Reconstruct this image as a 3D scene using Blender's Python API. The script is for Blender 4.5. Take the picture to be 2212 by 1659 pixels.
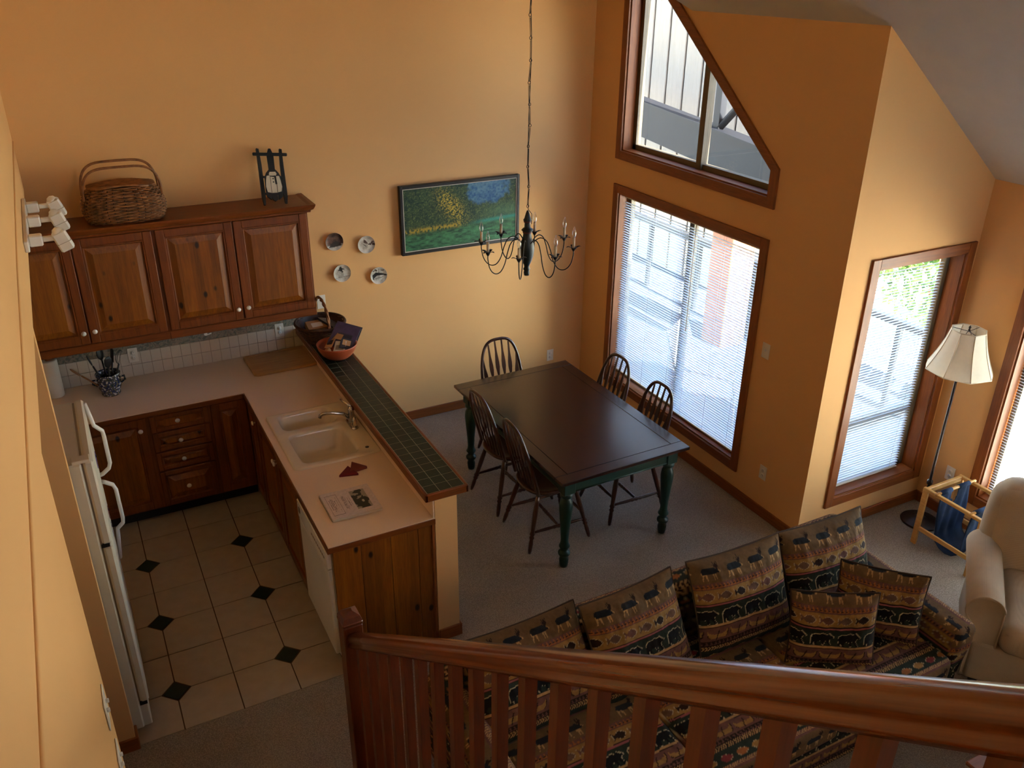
import bpy, bmesh, math, random
import numpy as np
from mathutils import Vector, Matrix, Euler
for o in list(bpy.data.objects): bpy.data.objects.remove(o, do_unlink=True)
random.seed(7); RNG = np.random.RandomState(11)
SC = bpy.context.scene; COL = SC.collection
PI = math.pi

# ------------------------------------------------------------------ camera
CAM_LOC = Vector((-4.2515, -6.6052, 3.7782))
YAW, PITCH, ROLL, FPX = 27.8616, 26.0027, 0.5736, 1865.74
def _camera():
    y, t, r = [math.radians(a) for a in (YAW, PITCH, ROLL)]
    fw = Vector((math.sin(y)*math.cos(t), math.cos(y)*math.cos(t), -math.sin(t)))
    rt = Vector((math.cos(y), -math.sin(y), 0)); up = rt.cross(fw)
    R = rt*math.cos(r) + up*math.sin(r); U = up*math.cos(r) - rt*math.sin(r)
    m = Matrix((R, U, -fw)).transposed().to_4x4(); m.translation = CAM_LOC
    c = bpy.data.cameras.new('camera'); c.sensor_width = 36; c.sensor_fit = 'HORIZONTAL'
    c.lens = FPX/2212*36; c.clip_start = .02; c.clip_end = 200
    o = bpy.data.objects.new('camera', c); COL.objects.link(o); o.matrix_world = m
    SC.camera = o
_camera()

# ------------------------------------------------------------------ world, sun, daylight
w = bpy.data.worlds.new('sky'); SC.world = w; w.use_nodes = True
nt = w.node_tree; nt.nodes.clear()
sky = nt.nodes.new('ShaderNodeTexSky'); sky.sky_type = 'NISHITA'; sky.sun_disc = False
sky.sun_elevation = math.radians(40); sky.sun_rotation = math.radians(176); sky.air_density = 1.0; sky.dust_density = 0.6
bg = nt.nodes.new('ShaderNodeBackground'); bg.inputs[1].default_value = 1.75
wo = nt.nodes.new('ShaderNodeOutputWorld')
nt.links.new(sky.outputs[0], bg.inputs[0]); nt.links.new(bg.outputs[0], wo.inputs[0])
def sun_lamp():
    l = bpy.data.lights.new('sun', 'SUN'); l.energy = 85.0; l.angle = math.radians(.6); l.color = (1, .96, .90)
    o = bpy.data.objects.new('sun', l); COL.objects.link(o)
    d = Vector((.05, -.76, .65))          # towards the sun
    o.rotation_euler = d.to_track_quat('Z', 'Y').to_euler()
sun_lamp()
def window_light(name, loc, target_dir, sx, sz, power, color=(.94, .97, 1.0), spread=180):
    l = bpy.data.lights.new(name, 'AREA'); l.shape = 'RECTANGLE'; l.size = sx; l.size_y = sz; l.energy = power; l.color = color; l.spread = math.radians(spread)
    o = bpy.data.objects.new(name, l); COL.objects.link(o); o.location = loc
    o.rotation_euler = Vector([-c for c in target_dir]).to_track_quat('Z', 'Y').to_euler()
# added area lamps standing in for daylight at the upper front and alcove windows
window_light('daylight_front_upper', (-1.25, -9.62, 3.8), (0, 1, -.1), 1.8, .7, 1.5)
window_light('daylight_alcove', (1.50, -4.75, 1.05), (-1, 0, .15), 1.0, 1.4, 28, (1, .92, .80), 88)
vs = SC.view_settings
vs.view_transform = 'Standard'; vs.look = 'None'; vs.gamma = 1; vs.use_curve_mapping = False; vs.exposure = 0.92
SC.cycles.max_bounces = 10; SC.cycles.diffuse_bounces = 5; SC.cycles.transparent_max_bounces = 24
SC.cycles.caustics_reflective = False; SC.cycles.caustics_refractive = False
SC.cycles.sample_clamp_indirect = 6

# ------------------------------------------------------------------ material helpers
def lin(c):
    r = []
    for x in c:
        x = x/255 if max(c) > 1.0001 else x
        r.append(x/12.92 if x <= .04045 else ((x+.055)/1.055)**2.4)
    return tuple(r)
def _mat(name):
    m = bpy.data.materials.new(name); m.use_nodes = True
    n = m.node_tree.nodes; b = n['Principled BSDF']; return m, m.node_tree, n, b
def N(t, typ, **k):
    n = t.nodes.new(typ)
    for a, v in k.items(): setattr(n, a, v)
    return n
def coords(t, scale=(1, 1, 1), jitter=True, kind='Object', rot=(0, 0, 0)):
    tc = N(t, 'ShaderNodeTexCoord'); mp = N(t, 'ShaderNodeMapping'); mp.inputs['Scale'].default_value = scale; mp.inputs['Rotation'].default_value = rot
    if jitter:
        oi = N(t, 'ShaderNodeObjectInfo'); ml = N(t, 'ShaderNodeVectorMath', operation='SCALE'); ml.inputs[0].default_value = (17.3, 9.1, 23.7)
        t.links.new(oi.outputs['Random'], ml.inputs['Scale'])
        ad = N(t, 'ShaderNodeVectorMath', operation='ADD'); t.links.new(tc.outputs[kind], ad.inputs[0]); t.links.new(ml.outputs[0], ad.inputs[1])
        t.links.new(ad.outputs[0], mp.inputs['Vector'])
    else: t.links.new(tc.outputs[kind], mp.inputs['Vector'])
    return mp.outputs[0]
def ramp(t, fac, stops, interp='LINEAR'):
    r = N(t, 'ShaderNodeValToRGB'); e = r.color_ramp.elements; r.color_ramp.interpolation = interp
    while len(e) < len(stops): e.new(.5)
    for i, (p, c) in enumerate(stops): e[i].position = p; e[i].color = (*c, 1)
    t.links.new(fac, r.inputs[0]); return r.outputs[0]
def noise(t, vec, scale=5, detail=3, rough=.5, dist=0):
    n = N(t, 'ShaderNodeTexNoise'); n.inputs['Scale'].default_value = scale; n.inputs['Detail'].default_value = detail
    n.inputs['Roughness'].default_value = rough; n.inputs['Distortion'].default_value = dist
    t.links.new(vec, n.inputs['Vector']); return n.outputs['Fac']
def bump(t, b, h, strength=.2, dist=.002):
    n = N(t, 'ShaderNodeBump'); n.inputs['Strength'].default_value = strength; n.inputs['Distance'].default_value = dist
    t.links.new(h, n.inputs['Height']); t.links.new(n.outputs[0], b.inputs['Normal'])
def mixc(t, fac, a, c, typ='MIX'):
    m = N(t, 'ShaderNodeMix', data_type='RGBA', blend_type=typ)
    for s, v in ((m.inputs[0], fac), (m.inputs[6], a), (m.inputs[7], c)):
        if hasattr(v, 'is_linked'): t.links.new(v, s)
        else: s.default_value = v if isinstance(v, (int, float)) else (*v, 1)
    return m.outputs[2]
def plain(name, c, rough=.5, metal=0, var=.08, vscale=8, bumps=None, spec=.5, coat=0):
    m, t, n, b = _mat(name); c = lin(c)
    v = coords(t, jitter=False); f = noise(t, v, vscale, 3)
    t.links.new(ramp(t, f, [(.3, tuple(x*(1-var) for x in c)), (.7, tuple(min(1, x*(1+var)) for x in c))]), b.inputs['Base Color'])
    b.inputs['Roughness'].default_value = rough; b.inputs['Metallic'].default_value = metal
    b.inputs['Specular IOR Level'].default_value = spec; b.inputs['Coat Weight'].default_value = coat
    if bumps: bump(t, b, noise(t, v, bumps[0], 3), bumps[1], bumps[2])
    return m
def wood(name, dark, mid, light, axis='z', rough=.4, knots=.0, scale=1.0, coat=0, knotc=(36, 11, 2), strips=0, long_=.9):
    m, t, n, b = _mat(name); dark, mid, light = lin(dark), lin(mid), lin(light)
    s = {'x': (long_, 14, 14), 'y': (14, long_, 14), 'z': (14, 14, long_)}[axis]
    v = coords(t, tuple(x*scale for x in s)); f = noise(t, v, 1.6, 5, .6, 1.2)
    c = ramp(t, f, [(.25, dark), (.5, mid), (.75, light)])
    v2 = coords(t, tuple(x*scale*6 for x in s)); g = noise(t, v2, 2, 2)
    c = mixc(t, .25, c, ramp(t, g, [(.35, tuple(x*.6 for x in mid)), (.6, light)]), 'MULTIPLY' if False else 'MIX')
    if strips:                                   # edge-glued staves of slightly different tone
        sp = N(t, 'ShaderNodeSeparateXYZ'); t.links.new(coords(t, (1, 1, 1)), sp.inputs[0])
        ax_ = N(t, 'ShaderNodeMath', operation='ADD'); t.links.new(sp.outputs['X'], ax_.inputs[0]); t.links.new(sp.outputs['Y'], ax_.inputs[1])
        ml = N(t, 'ShaderNodeMath', operation='MULTIPLY'); ml.inputs[1].default_value = strips; t.links.new(ax_.outputs[0], ml.inputs[0])
        fl_ = N(t, 'ShaderNodeMath', operation='FLOOR'); t.links.new(ml.outputs[0], fl_.inputs[0])
        wn = N(t, 'ShaderNodeTexWhiteNoise', noise_dimensions='1D'); t.links.new(fl_.outputs[0], wn.inputs['W'])
        c = mixc(t, .85, c, mixc(t, 1.0, c, ramp(t, wn.outputs['Value'], [(0, (.68, .64, .58)), (1, (1.0, 1.0, 1.0))]), 'MULTIPLY'))
    if knots:
        ks = {'x': (4.5, 8, 8), 'y': (8, 4.5, 8), 'z': (8, 8, 4.5)}[axis]
        vo = N(t, 'ShaderNodeTexVoronoi', feature='F1'); vo.inputs['Scale'].default_value = 1.0; vo.inputs['Randomness'].default_value = 1
        t.links.new(coords(t, ks), vo.inputs['Vector'])
        c = mixc(t, ramp(t, vo.outputs['Distance'], [(.05*knots+.02, (1, 1, 1)), (.07*knots+.06, (0, 0, 0))]), c, lin(knotc))
    t.links.new(c, b.inputs['Base Color']); b.inputs['Roughness'].default_value = rough; b.inputs['Coat Weight'].default_value = coat
    b.inputs['Coat Roughness'].default_value = .15
    bump(t, b, g, .08, .001); return m
def attr_mat(name, rough=.85, bumps=(900, .35, .0015), spec=.2, sheen=0):
    m, t, n, b = _mat(name); a = N(t, 'ShaderNodeAttribute'); a.attribute_name = 'Col'
    v = coords(t, jitter=False); f = noise(t, v, 60, 3)
    t.links.new(mixc(t, ramp(t, f, [(.3, (.82, .82, .82)), (.7, (1, 1, 1))]), (0, 0, 0), a.outputs['Color']), b.inputs['Base Color'])
    b.inputs['Roughness'].default_value = rough; b.inputs['Specular IOR Level'].default_value = spec; b.inputs['Sheen Weight'].default_value = sheen
    if bumps: bump(t, b, noise(t, v, bumps[0], 2), bumps[1], bumps[2])
    return m
def carpet_mat():
    m, t, n, b = _mat('carpet_loop'); v = coords(t, jitter=False)
    vo = N(t, 'ShaderNodeTexVoronoi', feature='F1'); vo.inputs['Scale'].default_value = 135; vo.inputs['Randomness'].default_value = .55
    t.links.new(v, vo.inputs['Vector'])
    base = ramp(t, vo.outputs['Distance'], [(.1, lin((186, 172, 156))), (.6, lin((118, 106, 94)))])
    big = noise(t, v, 2.2, 4); c = mixc(t, .35, base, ramp(t, big, [(.3, lin((124, 112, 100))), (.7, lin((176, 162, 147)))]))
    fl = noise(t, v, 160, 2); c = mixc(t, .25, c, ramp(t, fl, [(.35, lin((70, 60, 52))), (.65, lin((172, 158, 142)))]))
    t.links.new(c, b.inputs['Base Color']); b.inputs['Roughness'].default_value = 1; b.inputs['Specular IOR Level'].default_value = .05
    bump(t, b, vo.outputs['Distance'], -.6, .006); return m
def glass_mat(name='window_glass', tint=(.94, .97, .96, 1)):
    m, t, n, b = _mat(name); out = n['Material Output']; n.remove(b)
    tr = N(t, 'ShaderNodeBsdfTransparent'); tr.inputs[0].default_value = tint
    gl = N(t, 'ShaderNodeBsdfGlossy'); gl.inputs['Roughness'].default_value = .02
    lw_ = N(t, 'ShaderNodeLayerWeight'); lw_.inputs[0].default_value = .5
    pw_ = N(t, 'ShaderNodeMath', operation='POWER'); pw_.inputs[1].default_value = 4; t.links.new(lw_.outputs['Facing'], pw_.inputs[0])
    fr = N(t, 'ShaderNodeMath', operation='MULTIPLY_ADD'); fr.inputs[1].default_value = .45; fr.inputs[2].default_value = .03; t.links.new(pw_.outputs[0], fr.inputs[0])
    mx = N(t, 'ShaderNodeMixShader'); t.links.new(fr.outputs[0], mx.inputs[0]); t.links.new(tr.outputs[0], mx.inputs[1]); t.links.new(gl.outputs[0], mx.inputs[2])
    t.links.new(mx.outputs[0], out.inputs[0]); return m
def thin_mat(name, c, trans=.35, rough=.6):          # blind slats, lamp shade: pass some light through
    m, t, n, b = _mat(name); out = n['Material Output']; c = lin(c)
    v = coords(t, jitter=False); f = noise(t, v, 40, 2); colr = ramp(t, f, [(.3, tuple(x*.96 for x in c)), (.7, c)])
    t.links.new(colr, b.inputs['Base Color']); b.inputs['Roughness'].default_value = rough
    tl = N(t, 'ShaderNodeBsdfTranslucent'); t.links.new(colr, tl.inputs[0])
    mx = N(t, 'ShaderNodeMixShader'); mx.inputs[0].default_value = trans
    t.links.new(b.outputs[0], mx.inputs[1]); t.links.new(tl.outputs[0], mx.inputs[2]); t.links.new(mx.outputs[0], out.inputs[0]); return m
def weave_mat(name, c1, c2, scale=420):
    m, t, n, b = _mat(name); v = coords(t, jitter=False)
    ck = N(t, 'ShaderNodeTexVoronoi', feature='F1'); ck.inputs['Scale'].default_value = scale; ck.inputs['Randomness'].default_value = .35; t.links.new(v, ck.inputs['Vector'])
    f = noise(t, v, 9, 3); c = mixc(t, .3, ramp(t, ck.outputs['Distance'], [(.15, lin(c2)), (.6, lin(c1))]), ramp(t, f, [(.3, lin(c1)), (.7, lin(c2))]))
    t.links.new(c, b.inputs['Base Color']); b.inputs['Roughness'].default_value = .95; b.inputs['Specular IOR Level'].default_value = .1
    bump(t, b, ck.outputs['Distance'], -.3, .002); return m

M = {}
M['wall'] = plain('wall_paint', (220, 170, 112), .75, var=.02, vscale=1.5, bumps=(260, .12, .0012), spec=.25)
M['ceiling'] = plain('ceiling_paint', (200, 196, 194), .9, var=.02, bumps=(120, .3, .003), spec=.1)
M['carpet'] = carpet_mat()
M['trim'] = wood('fir_trim', (102, 50, 13), (128, 66, 19), (148, 84, 28), 'z', .5, coat=.0)
M['trimx'] = wood('fir_trim_x', (102, 50, 13), (128, 66, 19), (148, 84, 28), 'x', .5, coat=.0)
M['trimy'] = wood('fir_trim_y', (102, 50, 13), (128, 66, 19), (148, 84, 28), 'y', .5, coat=.0)
M['pine'] = wood('knotty_pine', (100, 47, 3), (134, 71, 6), (158, 95, 14), 'z', .45, knots=1.2, coat=.08, strips=15)
M['pinex'] = wood('knotty_pine_x', (86, 37, 4), (110, 51, 7), (128, 67, 13), 'x', .42, coat=.08)
M['pinestile'] = wood('pine_stile', (86, 37, 4), (110, 51, 7), (128, 67, 13), 'z', .42, coat=.08)
M['piney'] = wood('pine_y', (86, 37, 4), (110, 51, 7), (128, 67, 13), 'y', .42, coat=.08)
M['rail'] = wood('stair_rail_fir', (76, 31, 8), (106, 49, 14), (132, 70, 25), 'y', .24, scale=.8, coat=.55, long_=.3)
M['baluster'] = wood('baluster_fir', (74, 28, 9), (94, 39, 13), (110, 50, 18), 'z', .4, coat=.15)
M['white'] = plain('white_enamel', (226, 220, 212), .35, var=.02)
M['plastic'] = plain('white_plastic', (222, 214, 200), .4, var=.02)
M['fridge'] = plain('fridge_enamel', (206, 196, 178), .45, var=.03, bumps=(400, .1, .0006))
M['laminate'] = plain('cream_laminate', (222, 196, 172), .32, var=.05, vscale=300)
M['tile'] = plain('cream_floor_tile', (166, 148, 127), .38, var=.06, vscale=14)
M['grout'] = plain('brown_grout', (74, 50, 28), .9, var=.1)
M['dgreen'] = plain('dark_green_tile', (20, 38, 29), .34, var=.2, vscale=20, spec=.3)
M['bargrout'] = plain('light_grout', (150, 150, 132), .9)
M['splash'] = plain('splash_tile', (208, 196, 180), .25, var=.03)
M['splashgrout'] = plain('splash_grout', (150, 134, 116), .9)
M['black'] = plain('black_kick', (16, 13, 11), .7)
M['chrome'] = plain('chrome', (196, 194, 190), .15, 1, var=.02)
M['sink'] = plain('bisque_sink', (216, 200, 176), .2, var=.02)
M['tabletop'] = wood('stained_table_top', (34, 14, 11), (42, 18, 14), (52, 25, 19), 'y', .24, coat=.3)
M['tabletopx'] = wood('stained_table_edge', (34, 14, 11), (42, 18, 14), (52, 25, 19), 'x', .24, coat=.3)
M['tgreen'] = plain('green_paint', (12, 44, 34), .42, var=.12, vscale=25)
M['chair'] = wood('dark_chair_wood', (44, 19, 9), (62, 28, 13), (78, 38, 18), 'z', .3, coat=.3)
M['slat'] = thin_mat('blind_slat', (220, 225, 232), .45, .4)
M['alu'] = plain('bronze_window_frame', (98, 86, 68), .45, .2)
M['glass'] = glass_mat(); M['dimmed'] = glass_mat('dimming_glass', (.58, .60, .62, 1))  # second glass darkened to cut the daylight coming through the upper window
M['shade'] = thin_mat('cream_shade', (236, 226, 204), .3, .8)
M['iron'] = plain('dark_iron', (34, 30, 30), .5, .6, var=.2)
M['bronze'] = plain('antique_pole', (58, 50, 48), .4, .7, var=.25, vscale=30)
M['fabric'] = attr_mat('lodge_fabric')
M['print'] = attr_mat('printed_surface', .5, None, .4)
M['paint_print'] = attr_mat('oil_painting', .55, (140, .5, .003), .3)
M['beige'] = weave_mat('beige_weave', (172, 156, 136), (198, 182, 160))
M['wicker'] = plain('wicker_cane', (128, 80, 38), .55, var=.45, vscale=26)
M['wickerdark'] = plain('wicker_dark', (72, 42, 24), .6, var=.5, vscale=40)
M['cork'] = wood('maple_board', (150, 108, 62), (172, 128, 76), (186, 142, 88), 'x', .5)
M['rack'] = wood('beech_rack', (188, 136, 72), (204, 152, 84), (216, 168, 98), 'y', .4)
M['denim'] = plain('denim', (40, 52, 74), .95, var=.25, vscale=14, bumps=(900, .4, .001), spec=.1)

# ------------------------------------------------------------------ mesh builder
class MB:
    def __init__(s): s.v = []; s.f = []; s.sm = []; s.c = None
    def add(s, vs_, fs, smooth=False, mt=None):
        o = len(s.v)
        s.v += [tuple(mt @ Vector(p)) if mt is not None else tuple(p) for p in vs_]
        s.f += [tuple(i+o for i in f) for f in fs]; s.sm += [smooth]*len(fs); return s
    def box(s, x0, x1, y0, y1, z0, z1, mt=None):
        p = [(x, y, z) for x in (x0, x1) for y in (y0, y1) for z in (z0, z1)]
        return s.add(p, [(0, 1, 3, 2), (4, 6, 7, 5), (0, 4, 5, 1), (2, 3, 7, 6), (0, 2, 6, 4), (1, 5, 7, 3)], False, mt)
    def cbox(s, x0, x1, y0, y1, z0, z1, b=.004, mt=None):          # box with chamfered edges
        X = (x0, x1); Y = (y0, y1); Z = (z0, z1); b = min(b, .49*abs(x1-x0), .49*abs(y1-y0), .49*abs(z1-z0))
        vs_ = []; idx = {}
        for i in (0, 1):
            for j in (0, 1):
                for k in (0, 1):
                    sx, sy, sz = (b if i == 0 else -b), (b if j == 0 else -b), (b if k == 0 else -b)
                    for a, p in enumerate(((X[i], Y[j]+sy, Z[k]+sz), (X[i]+sx, Y[j], Z[k]+sz), (X[i]+sx, Y[j]+sy, Z[k]))):
                        idx[i, j, k, a] = len(vs_); vs_.append(p)
        fs = []
        for i in (0, 1):
            fs.append([idx[i, 0, 0, 0], idx[i, 1, 0, 0], idx[i, 1, 1, 0], idx[i, 0, 1, 0]])
            fs.append([idx[0, i, 0, 1], idx[1, i, 0, 1], idx[1, i, 1, 1], idx[0, i, 1, 1]])
            fs.append([idx[0, 0, i, 2], idx[1, 0, i, 2], idx[1, 1, i, 2], idx[0, 1, i, 2]])
        for a in (0, 1):
            for c in (0, 1):
                fs.append([idx[a, c, 0, 0], idx[a, c, 1, 0], idx[a, c, 1, 1], idx[a, c, 0, 1]])
                fs.append([idx[a, 0, c, 0], idx[a, 1, c, 0], idx[a, 1, c, 2], idx[a, 0, c, 2]])
                fs.append([idx[0, a, c, 1], idx[1, a, c, 1], idx[1, a, c, 2], idx[0, a, c, 2]])
                for k in (0, 1): fs.append([idx[a, c, k, 0], idx[a, c, k, 1], idx[a, c, k, 2]])
        return s.add(vs_, fs, False, mt)
    def prism(s, poly, axis, a0, a1, mt=None, smooth=False):       # polygon extruded along an axis
        def P(p, a): return {'x': (a, p[0], p[1]), 'y': (p[0], a, p[1]), 'z': (p[0], p[1], a)}[axis]
        n = len(poly); vs_ = [P(p, a0) for p in poly]+[P(p, a1) for p in poly]
        fs = [tuple(range(n))[::-1], tuple(range(n, 2*n))]+[(i, (i+1) % n, n+(i+1) % n, n+i) for i in range(n)]
        return s.add(vs_, fs, smooth, mt)
    def tube(s, path, r, n=8, closed=False, mt=None, flat=1.0):
        P = [Vector(p) for p in path]; L = len(P); rs = r if isinstance(r, (list, tuple)) else [r]*L
        T = []
        for i in range(L):
            a = P[(i-1) % L] if (closed or i > 0) else P[0]; b = P[(i+1) % L] if (closed or i < L-1) else P[-1]
            d = (b-a); T.append(d.normalized() if d.length > 1e-9 else Vector((0, 0, 1)))
        up = Vector((0, 0, 1)) if abs(T[0].z) < .9 else Vector((1, 0, 0))
        nrm = (up-T[0]*up.dot(T[0])).normalized(); vs_ = []
        for i in range(L):
            nrm = nrm-T[i]*nrm.dot(T[i])
            nrm = nrm.normalized() if nrm.length > 1e-6 else T[i].orthogonal().normalized()
            bn = T[i].cross(nrm)
            for k in range(n):
                a = 2*PI*k/n; vs_.append(P[i]+nrm*math.cos(a)*rs[i]+bn*math.sin(a)*rs[i]*flat)
        fs = []
        for i in range(L if closed else L-1):
            j = (i+1) % L
            for k in range(n): fs.append((i*n+k, i*n+(k+1) % n, j*n+(k+1) % n, j*n+k))
        if not closed: fs += [tuple(range(n))[::-1], tuple((L-1)*n+k for k in range(n))]
        return s.add(vs_, fs, True, mt)
    def lathe(s, prof, n=20, mt=None, smooth=True, cap=True):
        vs_ = []; fs = []
        for r, z in prof:
            for k in range(n): a = 2*PI*k/n; vs_.append((r*math.cos(a), r*math.sin(a), z))
        for i in range(len(prof)-1):
            for k in range(n): fs.append((i*n+k, i*n+(k+1) % n, (i+1)*n+(k+1) % n, (i+1)*n+k))
        if cap:
            if prof[0][0] > 1e-5: fs.append(tuple(range(n))[::-1])
            if prof[-1][0] > 1e-5: fs.append(tuple((len(prof)-1)*n+k for k in range(n)))
        return s.add(vs_, fs, smooth, mt)
    def grid(s, pts, smooth=True, flip=False):                      # pts[nv][nu]
        nv, nu = len(pts), len(pts[0]); vs_ = [p for row in pts for p in row]
        fs = [(j*nu+i, j*nu+i+1, (j+1)*nu+i+1, (j+1)*nu+i) for j in range(nv-1) for i in range(nu-1)]
        if flip: fs = [f[::-1] for f in fs]
        return s.add(vs_, fs, smooth)
    def loops(s, rings, smooth=True, cap0=False, cap1=True, mt=None):
        n = len(rings[0]); vs_ = [p for r in rings for p in r]; fs = []
        for i in range(len(rings)-1):
            for k in range(n): fs.append((i*n+k, i*n+(k+1) % n, (i+1)*n+(k+1) % n, (i+1)*n+k))
        if cap0: fs.append(tuple(range(n))[::-1])
        if cap1: fs.append(tuple((len(rings)-1)*n+k for k in range(n)))
        return s.add(vs_, fs, smooth, mt)
    def mesh(s, name, fix=True):
        me = bpy.data.meshes.new(name); me.from_pydata(s.v, [], s.f)
        me.polygons.foreach_set('use_smooth', s.sm)
        if s.c is not None:
            at = me.color_attributes.new('Col', 'FLOAT_COLOR', 'POINT')
            at.data.foreach_set('color', np.concatenate([np.asarray(s.c, dtype=np.float32), np.ones((len(s.c), 1), np.float32)], 1).ravel())
        if fix:
            bm = bmesh.new(); bm.from_mesh(me); bmesh.ops.recalc_face_normals(bm, faces=bm.faces); bm.to_mesh(me); bm.free()
        me.update(); return me
    def build(s, name, mat, parent=None, loc=None, rot=None, fix=True):
        return link(name, s.mesh(name, fix), mat, parent, loc, rot)
def link(name, me, mat, parent=None, loc=None, rot=None):
    if mat is not None and not me.materials: me.materials.append(M[mat] if isinstance(mat, str) else mat)
    o = bpy.data.objects.new(name, me); COL.objects.link(o)
    if parent: o.parent = parent
    if loc is not None: o.location = loc
    if rot is not None: o.rotation_euler = rot
    return o
def tag(o, label=None, cat=None, group=None, kind=None):
    for k, v in (('label', label), ('category', cat), ('group', group), ('kind', kind)):
        if v: o[k] = v
    return o
def thing(name, label, cat, loc=(0, 0, 0), rz=0, group=None, rot=None):
    o = bpy.data.objects.new(name, None); COL.objects.link(o); o.empty_display_size = .1
    o.location = loc; o.rotation_euler = rot or (0, 0, rz); return tag(o, label, cat, group)
def struct(name, mb, mat, label, cat=None, parent=None):
    o = mb.build(name, mat, parent); tag(o, label, cat, None, 'structure'); return o
def sroot(name, label, cat): return tag(thing(name, label, cat), kind='structure')
def copy_tree(o, parent=None):
    c = o.copy(); COL.objects.link(c); c.parent = parent
    for ch in list(o.children): copy_tree(ch, c)
    return c
def at(x, y, z, rz=0, rx=0, ry=0): return Matrix.Translation((x, y, z)) @ Euler((rx, ry, rz)).to_matrix().to_4x4()
def align(p, q):                                                    # matrix taking +z from p to q
    d = Vector(q)-Vector(p); return Matrix.Translation(p) @ d.to_track_quat('Z', 'Y').to_matrix().to_4x4()
def rbox(mb, cx, cy, cz, lx, ly, lz, r, seg=.05, mt=None, bulge=0, face_seg=None):
    """rounded box with a dense skin; returns nothing, the vertices go to mb"""
    h = (lx/2, ly/2, lz/2); r = min(r, min(h)*.999)
    for ax in range(3):
        u, v = [(1, 2), (2, 0), (0, 1)][ax]
        for sg in (-1, 1):
            su = (face_seg or {}).get((ax, sg), seg)
            def ticks(L):
                inner = max(1, int(round((L-2*r)/su))); k = max(3, int(r/su)+2)
                a = [-L/2+r*(1-math.cos(PI/2*i/k)) for i in range(k)]
                return a+[-L/2+r+(L-2*r)*i/inner for i in range(inner+1)]+[-t for t in a[::-1]]
            rows = []
            for b in ticks(2*h[v]):
                row = []
                for a in ticks(2*h[u]):
                    p = [0, 0, 0]; p[ax] = sg*h[ax]; p[u] = a; p[v] = b
                    q = [max(-(h[i]-r), min(h[i]-r, p[i])) for i in range(3)]
                    d = Vector(p)-Vector(q); d = d.normalized()*r if d.length > 1e-9 else d
                    pt = Vector(q)+d
                    if bulge: 
                        k = (1-(a/h[u])**2)*(1-(b/h[v])**2); pt[ax] += sg*bulge*max(0, k)
                    pt += Vector((cx, cy, cz))
                    row.append(tuple(mt @ pt) if mt is not None else tuple(pt))
                rows.append(row)
            mb.grid(rows, True, flip=(sg < 0))
    return mb
def rrect(cx, cy, hx, hy, r, z, n=6):                              # rounded rectangle ring, counter-clockwise
    pts = []
    for i, (sx, sy) in enumerate(((1, 1), (-1, 1), (-1, -1), (1, -1))):
        for k in range(n):
            a = PI/2*i+PI/2*k/(n-1); pts.append((cx+sx*(hx-r)+r*math.cos(a), cy+sy*(hy-r)+r*math.sin(a), z))
    return pts
# ------------------------------------------------------------------ the room
XW, ZB, YL, YF = -4.463, 2.385, -3.858, -2.788        # left wall plane, bulkhead height, door jamb, fridge wall
YC, XR, ZC, SL, YV = -3.007, 1.259, 3.483, .765, -1.26  # bump-out corner, alcove wall, ceiling height there, slope, valley start
YEND, YFRONT, ZTOP = -2.773, -9.7, 5.47
def zA(x): return min(ZTOP, ZC-SL*x)
# floors
struct('floor', MB().box(XW-.85, XR+.16, YFRONT, YEND, -.1, 0).box(-3.29, .16, YEND, .15, -.1, 0), 'carpet', 'taupe looped carpet over the dining and living floor', 'carpet')
kf = struct('floor_kitchen', MB().box(-5.35, -3.29, YEND, .15, -.1, -.004), 'grout', 'cream tiled kitchen floor with dark green diamond insets', 'floor')
S, XT, YT = .3207, -4.2209, -1.1781
g, dh = .0035, .075
for i in range(-4, 3):
    for j in range(-4, 5):                     # cell between grid lines
        x0, x1 = XT+i*S, XT+(i+1)*S; y1, y0 = YT-j*S, YT-(j+1)*S
        x0c, x1c, y0c, y1c = max(x0, -5.3), min(x1, -3.292), max(y0, YEND), min(y1, -.02)
        if x1c-x0c < .03 or y1c-y0c < .03: continue
        pts = [(x0c+g, y0c+g), (x1c-g, y0c+g), (x1c-g, y1c-g), (x0c+g, y1c-g)]
        out = []
        for k, (a, b) in enumerate(((i, j+1), (i+1, j+1), (i+1, j), (i, j))):
            px, py = pts[k]; gx, gy = XT+a*S, YT-b*S
            if a % 2 == 0 and b % 2 == 0 and b >= 0 and abs(px-gx) < .01 and abs(py-gy) < .01:
                d = dh+g; c = [(px+(d if k in (0, 3) else -d), py), (px, py+(d if k in (0, 1) else -d))]
                out += c[::-1] if k in (0, 2) else c
            else: out.append((px, py))
        MB().prism(out, 'z', -.02, 0).build('floor_tile', 'tile', kf)
dm = MB().prism([(dh-.004, 0), (0, dh-.004), (-dh+.004, 0), (0, -dh+.004)], 'z', -.02, .0005).mesh('diamond_tile')
for a in range(-2, 3, 2):
    for b in range(0, 5, 2):
        x, y = XT+a*S, YT-b*S
        if x < -3.3 and y > YEND: link('diamond_tile', dm, 'dgreen', kf, (x, y, 0))
# back wall
struct('wall_back', MB().prism([(XW-.85, 0), (.16, 0), (.16, 4.55), (-1.3, 4.55), (-2.6, 5.5), (XW-.85, 5.5)], 'y', 0, .15), 'wall', 'tall peach back wall behind kitchen and dining table', 'wall')
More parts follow.
